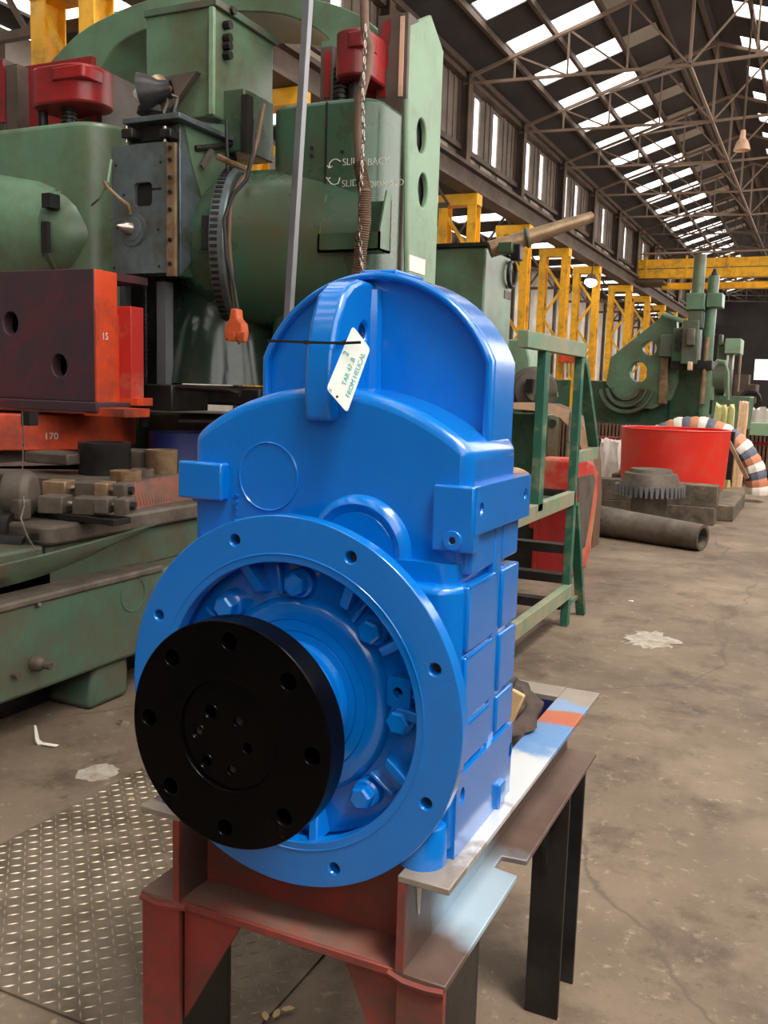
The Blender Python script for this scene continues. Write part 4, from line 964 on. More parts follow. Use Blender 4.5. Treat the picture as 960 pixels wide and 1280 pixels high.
# plug on its cable
pg = thing('cable_plug', 'orange plastic plug hanging on its cable in front of the dark skirt', 'plug', q(294, 428, 4.6))
def plugp(x, y): p_ = q(x, y, 4.6); return (p_.x, p_.z)
body = [(291, 386), (299, 386), (300, 398), (306, 405), (307, 416), (305, 428), (284, 426), (283, 413), (286, 404), (290, 398)]
obj('plug_body', MB().prism([plugp(*p_) for p_ in body], 'y', 4.57, 4.64), PLUGM, pg, bevel=0.012, seg=3)
for x in (289, 301): obj('socket_flap', bpx(MB(), x-4, 415, x+4, 427, 4.555, 4.57), PLUGM, pg, bevel=0.003)
hang('plug_cable', 'black cable looping over the ring gear down to the orange plug', 'cable', [q(x, y, Y_) for x, y, Y_ in ((318, 150, 5.0), (316, 190, 4.95), (308, 225, 4.9), (290, 245, 4.85), (280, 275, 4.8), (283, 320, 4.7), (292, 355, 4.63), (297, 388, 4.605))], 0.012, RUBBER)
hang('grey_cable', 'grey cable hanging from the mill lever in a long loop', 'cable', [q(x, y, Y_) for x, y, Y_ in ((330, 130, 5.2), (322, 175, 5.15), (310, 215, 5.0), (297, 232, 4.95), (288, 255, 4.9), (286, 300, 4.88), (290, 350, 4.9), (300, 430, 5.0))], 0.014, HOSE)
# ================================================================== MACHINE BED at the left
BX = -2.964
bed = thing('machine_bed', 'grimy green machine bed along the left with curved tray lip', 'machine', (BX, 3.2, 0))
obj('bed_side', MB().box(BX-1.6, BX, 0.6, 5.0, 0.20, 0.605), GREENB, bed, bevel=0.02)
obj('bed_ledge', MB().box(BX-1.6, BX+0.012, 0.6, 3.72, 0.59, 0.625), CASTI, bed, bevel=0.01)
obj('bed_upper', MB().box(BX-1.6, BX-0.14, 0.6, 5.2, 0.60, 0.80), GREENB, bed, bevel=0.015)
obj('bed_underside_shade', MB().box(BX-1.5, BX-0.30, 0.6, 5.0, 0.0, 0.21), DARKST, bed)  # dark block painted as the shadow beneath the bed
f0 = qz(150, 880)
obj('bed_foot', MB().prism([(3.22, 0.0), (3.5, 0.0), (3.5, 0.21), (3.27, 0.21)], 'x', BX-0.3, BX-0.03), GREENB, bed, bevel=0.03)
obj('table_edge', MB().prism(rrect(BX-0.40, BX-0.10, 3.06, 5.25, 0.05), 'z', 0.80, 0.888), CASTI, bed, bevel=0.015)
obj('table_inner_shade', MB().box(BX-1.7, BX-0.39, 2.95, 5.25, 0.78, 0.875), DARKST, bed)  # dark colour stands in for the shaded void behind the tray
tp = qz(90, 650, 0.89)
# reddish ribbed top plate
plate_pts = [(60+95, 603), (150, 640), (262, 625), (262, 585), (170, 592)]
TZ = 1.03
A_, B_, C_, D_ = qz(161, 637, 0.893), qz(300, 611, 0.893), qz(300, 581, TZ), qz(148, 605, TZ)
tpl = obj('table_plate', MB().rings([[A_, B_, C_, D_], [p_ + Vector((0, 0, -0.012)) for p_ in (A_, B_, C_, D_)]]), BRUSHM, bed)
for k in range(44):
    a_ = A_.lerp(B_, (k+0.3)/44); b_ = D_.lerp(C_, (k+0.3)/44)
    obj('plate_rib', MB().bar(a_.lerp(b_, 0.03) + Vector((0, 0, 0.003)), a_.lerp(b_, 0.97) + Vector((0, 0, 0.003)), 0.009, 0.006), BRUSHM, tpl)
obj('raised_table', MB().prism([(D_.x, D_.y), (C_.x, C_.y), (C_.x, C_.y+0.5), (D_.x-0.05, D_.y+0.9), (D_.x-1.3, D_.y+0.9), (D_.x-1.3, D_.y)], 'z', 0.86, TZ-0.002), CASTI, bed, bevel=0.006)
# curved tray lip in front of the table
lip = []
for k in range(15):
    x_ = 195*k/14 - 30 + 0
    f = k/14.0
    px = -30 + 225*f; py = 712 - 57*f**1.15
    lip.append(qx(px, py, BX + 0.17*math.sin(PI*min(1, (1-f)*1.2+0.02))**0.8 - 0.05))
rings = []
for k, p_ in enumerate(lip):
    f = k/14.0; d_ = 0.105*(1 - f**3) + 0.006; th = 0.012
    rings.append([p_ + Vector((0.012, 0, 0)), p_ + Vector((0.0, 0, -d_*0.5)), p_ + Vector((-0.05, 0, -d_)), p_ + Vector((-0.085, 0, -d_)), p_ + Vector((-0.03, 0, -d_*0.5)), p_ + Vector((-0.014, 0, 0))])
obj('tray_lip', MB().rings(rings), GREENB, bed, bevel=0.004, sharp=60)
obj('tray_floor', MB().box(BX-1.2, BX-0.14, 0.6, 3.1, 0.62, 0.70), DARKST, bed)
pg_ = qx(165, 708, BX); obj('cover_ring', MB().torus((BX+0.001, qx(166, 730, BX).y, qx(166, 755, BX).z+0.05), (1,0,0), 0.085, 0.004, 32, 6), GREENB, bed)
kp = qx(42, 828, BX)
kn = obj('drain_knob', MB().lathe([(0.034, 0), (0.034, 0.03), (0.026, 0.045), (0.018, 0.05), (0.016, 0.085), (0, 0.085)], (BX, kp.y, kp.z), (1, 0.2, -0.1), 16, caps=False), CASTI, bed)
kp = qx(17, 843, BX); obj('plug_stub', MB().lathe([(0.016, 0), (0.014, 0.03), (0, 0.03)], (BX, kp.y, kp.z), (1, 0, 0), 12, caps=False), CASTI, bed)
kp = qx(46, 757, BX); obj('oiler', MB().lathe([(0.012, 0), (0.01, 0.02), (0, 0.02)], (BX, kp.y, kp.z), (1, 0, 0.4), 8, caps=False), CASTI, bed)
obj('table_slot', MB().box(BX-0.2, BX-0.16, 3.045, 3.08, 0.825, 0.855), HOLLOW_SHADE, bed)

# ---- orange turntable and maroon block
tt_ = thing('orange_turntable', 'bright orange red round turntable under the maroon block', 'turntable', q(0, 560, 4.5))
Yt = 4.62; ct = q(-20, 540, Yt); rt = q(98, 540, Yt).x - ct.x
zt0, zt1 = q(50, 556, Yt).z, q(50, 512, Yt).z
obj('table_drum', MB().lathe([(rt, 0), (rt, zt1-zt0)], (ct.x, Yt+0.25, zt0-0.02), (0,0,1), 56), ORANGE, tt_, bevel=0.01)
tx = q(30, 530, Yt-0.42); obj('tee_slot', bpx(MB(), 26, 514, 37, 532, Yt-rt+0.235, Yt-rt+0.3), HOLLOW_SHADE, tt_)
_d2 = ray(56, 547); _o = Vector((ct.x, Yt+0.25)); _a = _d2.x**2 + _d2.y**2; _b = -2*(_d2.x*_o.x + _d2.y*_o.y); _c = _o.length_squared - rt*rt
_t = (-_b - math.sqrt(max(0.0, _b*_b - 4*_a*_c)))/(2*_a); cx_ = CAMLOC + _d2*_t; cyy = cx_.y; fx_ = max(-0.98, min(0.98, (cx_.x - ct.x)/rt))
text_mesh('chalk_number', '170', 0.06, CHALK, tt_, frame((cx_.x+0.004, cyy-0.010, q(56, 549, cyy).z), (math.sqrt(1-fx_*fx_), fx_, 0), (0, 0, 1)), 0.004)
obj('pedestal', MB().lathe([(rt*0.8, 0), (rt*0.8, zt0-0.88)], (ct.x, Yt+0.25, 0.885), (0,0,1), 40), CASTI, tt_)
bk = thing('maroon_block', 'worn maroon and orange machining block with round holes on the turntable', 'block', q(60, 512, 4.5))
YK = 4.45
xr_ = q(118, 430, YK).x; xl_ = q(-70, 430, YK).x; zt_, zb_ = q(60, 337, YK).z, q(60, 500, YK).z
holes = []
for px, rr_ in (((13, 404), 0.074), ((74, 457), 0.072)):
    p_ = q(px[0], px[1], YK); holes.append([(p_.x+rr_*0.88*math.cos(2*PI*k/24), p_.z+rr_*math.sin(2*PI*k/24)) for k in range(24)])
b0 = obj('block_face', MB().plate([(xl_, zb_), (xr_, zb_), (xr_, zt_), (xl_, zt_)], holes, 'y', YK, YK+0.08), MAROON, bk, bevel=0.006)
obj('hole_depth', MB().box(xl_+0.05, xr_-0.05, YK+0.20, YK+0.22, zb_+0.05, zt_-0.05), HOLLOW_SHADE, b0)
obj('block_top', MB().box(xl_, xr_, YK+0.08, YK+0.5, zt_-0.05, zt_-0.002), MAROON, bk)
y2 = qx(147, 430, xr_).y
obj('block_cheek', MB().box(xr_-0.06, xr_+0.001, YK+0.005, y2, zb_-0.02, zt_-0.003), ORANGE, bk, bevel=0.004)
obj('cheek_step', MB().prism([(YK+0.002, zb_-0.03), (y2+0.002, zb_-0.03), (y2+0.002, qx(146, 394, xr_).z), (YK+0.002, qx(119, 387, xr_).z)], 'x', xr_, xr_+0.012), ORANGE, bk)
obj('rear_cheek', bpx(MB(), 140, 383, 164, 498, y2, y2+0.12), REDC, bk, bevel=0.004)
obj('base_flange', MB().box(xl_, xr_+0.10, YK-0.10, y2+0.1, zb_-0.06, zb_), MAROON, bk, bevel=0.006)
obj('base_toe', bpx(MB(), 105, 510, 156, 521, YK-0.08, YK+0.15), ORANGE, bk, bevel=0.004)
obj('base_toe', bpx(MB(), 145, 497, 172, 507, y2, y2+0.15), ORANGE, bk, bevel=0.004)
text_mesh('chalk_number', '15', 0.06, CHALK, bk, frame((xr_+0.014, qx(125, 424, xr_).y, qx(125, 424, xr_).z), (0, 1, 0), (0, 0, 1)), 0.001)

# ---- machined rings standing on the table
def ring(name, label, px0, px1, pytop, pybot, mat, hollow=True, zoff=0.0):
    mid = (px0+px1)/2; p_ = qz(mid, pybot, TZ)
    Yc = p_.y; r = (q(px1, pybot, Yc).x - q(px0, pybot, Yc).x)/2 * 0.92; c = Vector((p_.x, Yc + r*0.9, TZ)); h = q(mid, pytop, c.y).z - TZ - 0.01
    pr = [(r, 0), (r, h*0.78), (r*1.012, h*0.8), (r*1.012, h), (r*0.78, h), (r*0.78, h*0.4), (0, h*0.4)]
    return obj(name, MB().lathe(pr, c, (0,0,1), 40, caps=False), mat, label=label, cat='ring', group='machined rings on the table', loc=c)
ring('steel_ring', 'large dark steel cylinder, biggest of the rings on the machine table', 84, 138, 549, 594, DARKST)
ring('steel_ring', 'middle sized grey steel ring behind the two small rings', 137, 175, 559, 589, CASTI)
ring('steel_ring', 'tan machined steel ring nearest the blue gearbox on the table', 174, 208, 559, 592, RUSTCYL)
ring('steel_ring', 'small flat steel ring in front of the grey ring, left one', 129, 162, 585, 601, RUSTCYL)
ring('steel_ring', 'small flat steel ring in front of the tan ring, right one', 158, 182, 583, 596, CASTI)
# clamp blocks
def clamp(label, px0, py0, px1, py1, Y, mat, rz=0.35, bolt=True, dep=0.12):
    c = q((px0+px1)/2, (py0+py1)/2, Y); w = q(px1, py0, Y).x - q(px0, py0, Y).x; h = q(px0, py0, Y).z - q(px0, py1, Y).z
    t = thing('clamp_block', label, 'clamp', (c.x, c.y, c.z - h/2), 'clamp blocks on the table', rotz=rz, local=True)
    obj('jaw', MB().box(-w*0.5, -w*0.06, -dep/2, dep/2, 0, h), mat, t, bevel=0.006); obj('jaw', MB().box(w*0.1, w*0.5, -dep/2, dep/2, 0, h), CASTI, t, bevel=0.006)
    obj('screw_rod', MB().cyl((-w*0.3, 0, h*0.5), (w*0.6, 0, h*0.5), h*0.2, n=12), STEEL, t)
    if bolt: obj('bolt_head', MB().lathe([(h*0.3, 0), (h*0.3, 0.02)], (w*0.5, 0, h*0.5), (1, 0, 0), 6), DARKST, t)
    return t
clamp('oily clamp block pair, upper left of the stack on the table', 66, 601, 119, 620, 3.42, RUSTCYL)
clamp('oily clamp block pair, lower left of the stack with a pale end', 61, 620, 117, 641, 3.30, CASTI)
clamp('short clamp block, upper right of the stack next to the red plate', 127, 603, 158, 622, 3.44, RUSTCYL)
clamp('short clamp block, lower right of the stack next to the red plate', 127, 622, 160, 641, 3.32, CASTI)
t = thing('packing_bar', 'flat steel packing bar under the clamp blocks', 'bar', (q(100, 646, 3.25).x, 3.25, 0.89))
a_, b_ = q(45, 642, 3.22), q(165, 642, 3.45)
obj('bar_body', MB().box(-0.26, 0.26, -0.06, 0.06, 0.0, 0.03, Matrix.Translation(((a_.x+b_.x)/2, 3.3, 0.889))), DARKST, t, bevel=0.004)
obj('locating_pad', MB().box(-0.26, -0.2, -0.05, 0.05, 0.03, 0.038, Matrix.Translation(((a_.x+b_.x)/2, 3.3, 0.889))), CASTI, t)
# rounded casting lump at the left of the clamps
lm = q(36, 622, 3.2)
t = thing('bearing_cap', 'grey rounded bearing cap lying at the left of the clamp blocks', 'casting', (lm.x, 3.2, 0.89))
obj('cap_body', MB().lathe([(0.10, -0.06), (0.11, -0.04), (0.11, 0.05), (0.09, 0.07)], (lm.x-0.06, 3.2, 1.0), (1, 0.5, 0), 28), CASTI, t, bevel=0.01)
obj('cap_lug', MB().box(lm.x-0.02, lm.x+0.05, 3.1, 3.17, 0.89, 0.99), CASTI, t, bevel=0.012)
# dark machinery shapes in the tray
t = thing('tray_shafting', 'dark oily shafting and lever lying in the shadowed tray', 'machine part', (q(20, 670, 2.9).x, 2.9, 0.7))
obj('shaft_end', MB().lathe([(0.06, 0), (0.06, 0.3), (0.04, 0.3), (0.04, 0.4)], (q(0, 665, 3.0).x-0.2, 3.0, 0.78), (1, 0.25, 0), 20), DARKST, t)
obj('collar', MB().lathe([(0.09, 0), (0.09, 0.06)], (q(5, 640, 3.1).x, 3.1, 0.84), (1, 0.25, 0), 24), DARKST, t)
obj('hanging_wire', MB().tube([q(28, 515, 3.9), q(29, 560, 3.5), q(28, 600, 3.2), q(30, 632, 3.1), q(26, 648, 3.05), q(34, 670, 3.0), q(46, 690, 2.95)], 0.004, 6), STEEL, t)
# navy drum at the back
p0, p1 = q(178, 552, 5.1), q(247, 552, 5.1)
t = thing('navy_drum', 'navy blue drum standing behind the machined rings', 'drum', ((p0.x+p1.x)/2, 5.25, 0.9))
r_ = (p1.x-p0.x)/2
zt_ = q(210, 540, 5.1).z
obj('drum_wall', MB().lathe([(r_, 0), (r_, 0.07), (r_*1.02, 0.08), (r_, 0.09), (r_, zt_-0.9), (r_*0.94, zt_-0.9), (r_*0.94, 0.05)], ((p0.x+p1.x)/2, 5.25, 0.895), (0,0,1), 36, caps=False), BLUEDK, t)
obj('drum_floor', MB().lathe([(r_*0.95, 0), (r_*0.95, 0.02)], ((p0.x+p1.x)/2, 5.25, 0.93), (0,0,1), 36), DARKST, t)
# grey sheet slab behind the big ring
obj('slab', bpx(MB(), 30, 566, 84, 580, 3.75, 3.95), CASTI, label='pale grey flat slab beside the biggest steel ring', cat='slab', loc=q(60, 580, 4.0), bevel=0.01)
# ================================================================== floor things
PLX0, PLX1, PLY0, PLY1 = -2.35, -1.11, 1.57, 3.2
cp = thing('tread_plate', 'worn steel tread plate with raised lugs lying on the floor', 'floor plate', (-1.6, 2.2, 0.0))
obj('plate_sheet', MB().box(PLX0, PLX1, PLY0, PLY1, 0.0, 0.008), PLATEM, cp, bevel=0.001)
lg = MB(); pit = 0.034
ca, sa = math.cos(0.0), math.sin(0.0)
nx, ny = int((PLX1-PLX0)/pit), int((PLY1-PLY0)/pit)
for i in range(nx):
    for j in range(ny):
        x, y = PLX0 + pit*(i+0.5), PLY0 + pit*(j+0.5); a_ = PI/4 if (i+j) % 2 else -PI/4
        M = Matrix.Translation((x, y, 0.008)) @ Matrix.Rotation(a_, 4, 'Z'); L_, W_, H_ = 0.0165, 0.0030, 0.0024
        v = [lg.bm.verts.new(M @ Vector(p_)) for p_ in ((-L_,0,0),(0,-W_,0),(L_,0,0),(0,W_,0),(-L_*0.5,0,H_),(L_*0.5,0,H_))]
        for f in ((0,1,4),(1,5,4),(1,2,5),(2,3,5),(3,4,5),(3,0,4)): lg.face([v[k] for k in f])
obj('tread_lugs', lg, LUGM, cp, kind='stuff')
p_ = qz(122, 966); rr = random.Random(5)
pts = [(p_.x + 0.075*(1+0.12*rr.uniform(-1,1))*math.cos(2*PI*k/28), p_.y + 0.085*(1+0.12*rr.uniform(-1,1))*math.sin(2*PI*k/28)) for k in range(28)]
obj('pale_patch', MB().prism(pts, 'z', 0.0, 0.002), CONCRETE_PATCH, label='round pale dried spill on the floor left of the black disc', cat='spill', loc=(p_.x, p_.y, 0))
p_ = qz(812, 800); pts = [(p_.x + 0.16*(1+0.3*rr.uniform(-1,1))*math.cos(2*PI*k/32) + 0.0, p_.y + 0.20*(1+0.3*rr.uniform(-1,1))*math.sin(2*PI*k/32)) for k in range(32)]  # irregular patch, paler than the floor around it
obj('pale_patch', MB().prism(pts, 'z', 0.0, 0.002), CONCRETE_PATCH, label='pale patch on the open floor right of the ladder', cat='spill', loc=(p_.x, p_.y, 0))
# twisted paper scrap
p_ = qz(47, 930)
t = MB(); t.rings([[p_ + Vector(v) for v in r_] for r_ in (((-0.02,0,0.004),(0.015,-0.012,0.002),(0.05,0,0.006),(0.01,0.012,0.004)), ((-0.02,0,0.02),(0.0,-0.012,0.025),(0.012,0,0.02),(-0.005,0.01,0.02)), ((-0.022,0,0.08),(-0.012,-0.005,0.082),(-0.004,0,0.078),(-0.012,0.004,0.08)))])
t.bar(p_+Vector((0.01, 0, 0.006)), p_+Vector((0.10, 0.01, 0.008)), 0.02, 0.004)
obj('paper_scrap', t, PAPER, label='twisted white paper scrap standing on the floor at far left', cat='paper', loc=(p_.x, p_.y, 0))
k_ = 0
litter = [((163, 1003), 0.012, LEAFM, 'small tan leaf on the tread plate below the pale spill'), ((340, 1270), 0.03, LEAFM, 'dry leaf pieces at the tread plate edge between the stand legs'), ((150, 906), 0.02, HOSE, 'dark twig on the floor above the pale spill'), ((788, 750+2), 0.03, PAPER, 'small pale paper bit on the floor by the ladder')]
for px, sz, m_, lab in litter:
    p_ = qz(*px); mb = MB()
    for k in range(3):
        M = Matrix.Translation(p_ + Vector((rr.uniform(-sz, sz), rr.uniform(-sz, sz), 0.010 if px[0] < 420 else 0.002))) @ Matrix.Rotation(rr.uniform(0, 6), 4, 'Z')
        mb.prism([(-1, 0), (-0.3, -0.5), (0.6, -0.35), (1, 0.1), (0.4, 0.5), (-0.5, 0.4)], 'z', 0, 0.002) if False else mb.rings([[M @ Vector((x*sz*0.6, y*sz*0.6, z)) for x, y in ((-1, 0), (-0.3, -0.5), (0.6, -0.35), (1, 0.1), (0.4, 0.5), (-0.5, 0.4))] for z in (0, 0.003)])
    obj('floor_litter', mb, m_, label=lab, cat='litter', loc=(p_.x, p_.y, 0))
# ================================================================== RIGHT-HAND BACKGROUND
# ---- green rail tower (platform ladder)
lx = -1.447
lad = thing('platform_ladder', 'green steel platform ladder with handrail standing right of the gearbox', 'ladder', (lx, 6.0, 0))
def lp_(x, y, X=lx): return qx(x, y, X)
yB = qz(706, 782).y
def L_(n, a, b, w, h, m=LADG, up=(0,0,1)): return obj(n, MB().bar(a, b, w, h, up=up), m, lad, bevel=0.003)
zt_ = lp_(716, 436).z
yA = lp_(681, 430).y; zp = lp_(714, 622).z; y0_ = 4.75
L_('top_rail', (lx, y0_, zt_), (lx, yB+0.04, zt_), 0.06, 0.09, LADT)
L_('post', (lx, yA, zp), (lx, yA, zt_-0.045), 0.05, 0.10, LADG, (0,1,0))
L_('post', (lx, yB, 0.0), (lx, yB, zt_-0.045), 0.05, 0.07, LADG, (0,1,0))
L_('platform_rail', (lx, y0_, zp), (lx, yB, zp), 0.05, 0.09, LADT)
zlow = lp_(708, 738).z
L_('lower_rail', (lx+0.01, y0_, zlow), (lx+0.01, yB, zlow), 0.05, 0.09, LADT)
x2 = lx - 0.75
for y_, n_ in ((685, 'step'), (722, 'step'), (755, 'step')):
    z = q(707, y_, yB).z; L_(n_, (x2, yB-0.02, z), (lx-0.02, yB-0.02, z), 0.10, 0.06, DARKST)
L_('post', (x2, yB, 0), (x2, yB, zt_), 0.05, 0.07, LADG, (0,1,0))
L_('platform', (x2, (y0_+yB)/2, zp+0.0), (lx, (y0_+yB)/2, zp+0.0), yB-y0_-0.3, 0.03, DARKST)
b0 = qz(726, 768)
L_('brace_leg', (lx, yB+0.08, zp-0.05), (b0.x, b0.y, 0.0), 0.05, 0.06, LADG, (1,0,0))
L_('brace_arm', (lx, yB+0.06, zt_-0.06), lp_(742, 556), 0.05, 0.07, LADG, (1,0,0))
pe = lp_(744, 566); L_('brace_foot', (lx, yB, pe.z), (lx, pe.y, pe.z), 0.04, 0.08, LADT)
L_('brace_foot', (lx, yB, lp_(722, 745).z), (lx, b0.y-0.05, lp_(722, 745).z), 0.02, 0.03, LADG)

# ---- red machine cabinet behind the ladder
YC_ = 7.6; XC_ = q(716, 680, YC_).x
cab = thing('red_cabinet', 'faded red machine cabinet with dark side panel behind the ladder', 'cabinet', (XC_, YC_, 0))
def cp_(x, y): p_ = qx(x, y, XC_); return (p_.y, max(0.0, p_.z))
prof = [(YC_, 0.0), (cp_(733, 715)[0], 0.0), cp_(738, 690), cp_(749, 610), cp_(749, 592), cp_(744, 580), cp_(735, 573), (YC_, q(700, 573, YC_).z)]
xl = q(664, 690, YC_).x
obj('cabinet_body', MB().prism(prof, 'x', xl, XC_), REDC, cab, bevel=0.03, seg=3)
pp = [cp_(x, y) for x, y in ((722, 690), (731, 683), (744, 600), (741, 592), (722, 597))]
obj('side_panel', MB().prism(pp, 'x', XC_, XC_+0.006), CASTI, cab)
obj('front_door', MB().box(xl+0.06, XC_-0.05, YC_-0.02, YC_+0.01, 0.05, q(700, 628, YC_).z), REDM, cab, bevel=0.004)
obj('door_catch', bpx(MB(), 661, 650, 668, 660, YC_-0.06, YC_-0.02), REDM, cab)
obj('top_tray', bpx(MB(), 664, 612, 716, 622, YC_-0.08, YC_), DARKST, cab)
obj('dark_flank', MB().box(xl-0.25, xl, YC_+0.05, YC_+0.5, 0.0, q(700, 640, YC_).z), DARKST, cab)
wheel = q(660, 600, 7.9)
obj('belt_wheel', MB().lathe([(0.22, 0), (0.24, 0.02), (0.24, 0.1), (0.2, 0.12)], (wheel.x-0.1, 7.75, wheel.z-0.12), (0.3, -1, 0), 32), CREAM, cab)

# ---- lathe headstock block and small green parts
hs = thing('green_headstock', 'tall pale green machine headstock with dark lid right of the mill', 'machine', (q(600, 400, 8.2).x, 8.2, 0))
XH = q(606, 350, 8.2).x; yh = qx(640, 360, XH).y
obj('head_body', MB().box(q(549, 350, 8.2).x-0.3, XH, 8.2, yh, 0, q(580, 309, 8.2).z), GREEN, hs, bevel=0.02)
obj('head_lid', MB().box(q(549, 350, 8.2).x-0.3, XH+0.02, 8.17, yh+0.02, q(580, 309, 8.2).z, q(580, 304, 8.2).z), DARKST, hs)
lw = qx(641, 345, XH); obj('hand_wheel', MB().torus((XH+0.03, lw.y-0.12, lw.z), (1, 0, 0), 0.12, 0.02, 24, 8), DARKST, hs)
obj('name_plate', MB().box(XH, XH+0.006, qx(630, 370, XH).y, qx(638, 370, XH).y, qx(634, 374, XH).z, qx(634, 364, XH).z), CASTI, hs)
p_ = q(650, 440, 10.2)
tl = thing('tailstock_unit', 'small pale green machine unit with round grey chuck seen behind the ladder', 'machine', (p_.x, 10.2, 0))
obj('unit_body', MB().prism([(q(x, y, 10.2).x, q(x, y, 10.2).z) for x, y in ((620, 600), (662, 600), (662, 450), (658, 430), (648, 424), (620, 424))], 'y', 10.2, 10.7), GREENL, tl, bevel=0.02)
ck = q(664, 488, 9.9)
obj('chuck', MB().lathe([(0.26, 0), (0.26, 0.12), (0.22, 0.14), (0.22, 0.2), (0.12, 0.22), (0.12, 0.3)], (ck.x-0.05, 10.1, ck.z), (0.45, -0.9, 0), 32), CASTI, tl)
obj('chuck_jaw', MB().box(ck.x-0.02, ck.x+0.05, 9.75, 9.9, ck.z-0.02, ck.z+0.12), DARKST, tl)
obj('gear_knob', MB().ball((ck.x-0.02, 9.78, ck.z-0.2), 0.05), REDM, tl)
obj('unit_cabinet', bpx(MB(), 635, 516, 682, 640, 9.6, 10.1), GREEND, tl, bevel=0.02)
obj('unit_knob', MB().cyl(q(683, 525, 9.6), q(690, 530, 9.5), 0.04, 0.05), GREEN, tl)
obj('tool_bar', MB().bar(q(668, 496, 9.7), q(697, 493, 9.7), 0.06, 0.05), CASTI, tl)
# cream arched guard
YG = 9.2
arc_o = [(640, 503), (665, 503), (690, 505), (712, 514), (728, 530), (738, 552), (742, 580), (743, 620)]
arc_i = [(733, 620), (732, 585), (726, 558), (715, 537), (700, 522), (684, 516), (665, 513), (640, 511)]
gd = thing('arched_guard', 'cream pink arched sheet guard curving behind the ladder', 'guard', (q(690, 620, YG).x, YG, 0))
ao = [(q(x, y, YG).x, q(x, y, YG).z) for x, y in arc_o]; ai = [(q(x, y, YG).x, q(x, y, YG).z) for x, y in arc_i]
ao = ao + [(ao[-1][0], 0.0)]; ai = [(ai[0][0], 0.0)] + ai
obj('guard_band', MB().prism(ao + ai, 'y', YG, YG+0.03), CREAM, gd)
obj('guard_skin', MB().rings([[Vector((x, y, z)) for x, z in ao] for y in (YG, YG+0.35)], caps=False, closed=False), HOSE, gd)
obj('guard_rod', MB().cyl(q(714, 515, YG-0.05), q(706, 600, YG-0.1), 0.015), STEEL, gd)
# beige pole resting over the headstock
pl = thing('beige_pole', 'long beige tapered pole sticking out over the green headstock', 'pole', q(612, 312, 8.1))
obj('pole_tube', MB().tube([q(612, 312, 8.1), q(660, 297, 8.25), q(740, 271, 8.6)], [0.075, 0.07, 0.05], 12), CREAM if False else RUSTCYL, pl)
obj('pole_clamp', MB().torus(q(659, 297, 8.24), (1, 0.3, 0.25), 0.075, 0.02, 20, 6), GREENB, pl)
obj('pole_bracket', bpx(MB(), 622, 302, 640, 316, 8.0, 8.18), GREEND, pl, bevel=0.01)
obj('bracket_hook', bpx(MB(), 638, 305, 650, 325, 8.05, 8.15), DARKST, pl, bevel=0.01)

# ---- dark pipe lying on the floor
pa_, pb_ = Vector((-2.25, 10.05, 0)), Vector((-0.99, 9.62, 0))
pp_ = thing('steel_pipe', 'long dark tapered steel pipe lying on the floor', 'pipe', (-1.6, 9.85, 0))
a_ = pa_ + Vector((0, 0.17, 0.165)); b_ = pb_ + Vector((0, 0.14, 0.135)); d_ = b_ - a_
obj('pipe_wall', MB().lathe([(0.165, 0), (0.163, d_.length*0.3), (0.157, d_.length*0.31), (0.135, d_.length), (0.10, d_.length), (0.10, d_.length-0.3), (0, d_.length-0.3)], a_, d_, 32, caps=False), CASTI, pp_)
obj('drilled_hole', MB().lathe([(0.02, 0), (0.02, 0.01)], a_.lerp(b_, 0.12) + Vector((0.02, -0.178, 0.03)), (0, -1, 0.2), 12), HOLLOW_SHADE, pp_)

# ---- bevel gear on its hub, standing on end
gz = thing('bevel_gear', 'grey toothed gear wheel lying flat on a thick round hub by the pipe', 'gear', (q(812, 640, 11.0).x, 11.0, 0))
gx_ = q(813, 600, 11.0).x; zg0 = q(813, 613, 11.0).z; zg1 = q(813, 586, 11.0).z; rg_ = (q(858, 600, 11.0).x - q(770, 600, 11.0).x)/2
cyl_r = (q(834, 640, 11.0).x - q(789, 640, 11.0).x)/2
obj('gear_hub', MB().lathe([(cyl_r*1.05, 0), (cyl_r, 0.03), (cyl_r, zg0+0.02)], (gx_, 11.0, 0), (0,0,1), 36), CASTI, gz)
obj('gear_body', MB().lathe([(rg_*0.90, 0), (rg_*0.93, 0.02), (rg_*0.75, zg1-zg0-0.05), (rg_*0.62, zg1-zg0-0.04), (rg_*0.58, zg1-zg0), (0, zg1-zg0)], (gx_, 11.0, zg0), (0,0,1), 48), CASTI, gz, sharp=25)
for k in range(42):
    t = 2*PI*k/42
    M = Matrix.Translation((gx_, 11.0, zg0)) @ Matrix.Rotation(t, 4, 'Z')
    g_ = MB(); g_.rings([[M @ Vector(v) for v in ((rg_*0.88, -0.018, 0.06), (rg_*0.88, 0.018, 0.06), (rg_*0.88, 0.008, -0.02), (rg_*0.88, -0.008, -0.02))], [M @ Vector(v) for v in ((rg_, -0.026, 0.07), (rg_, 0.026, 0.07), (rg_, 0.012, -0.055), (rg_, -0.012, -0.055))]])
    obj('tooth', g_, RUSTCYL if False else GALV, gz)

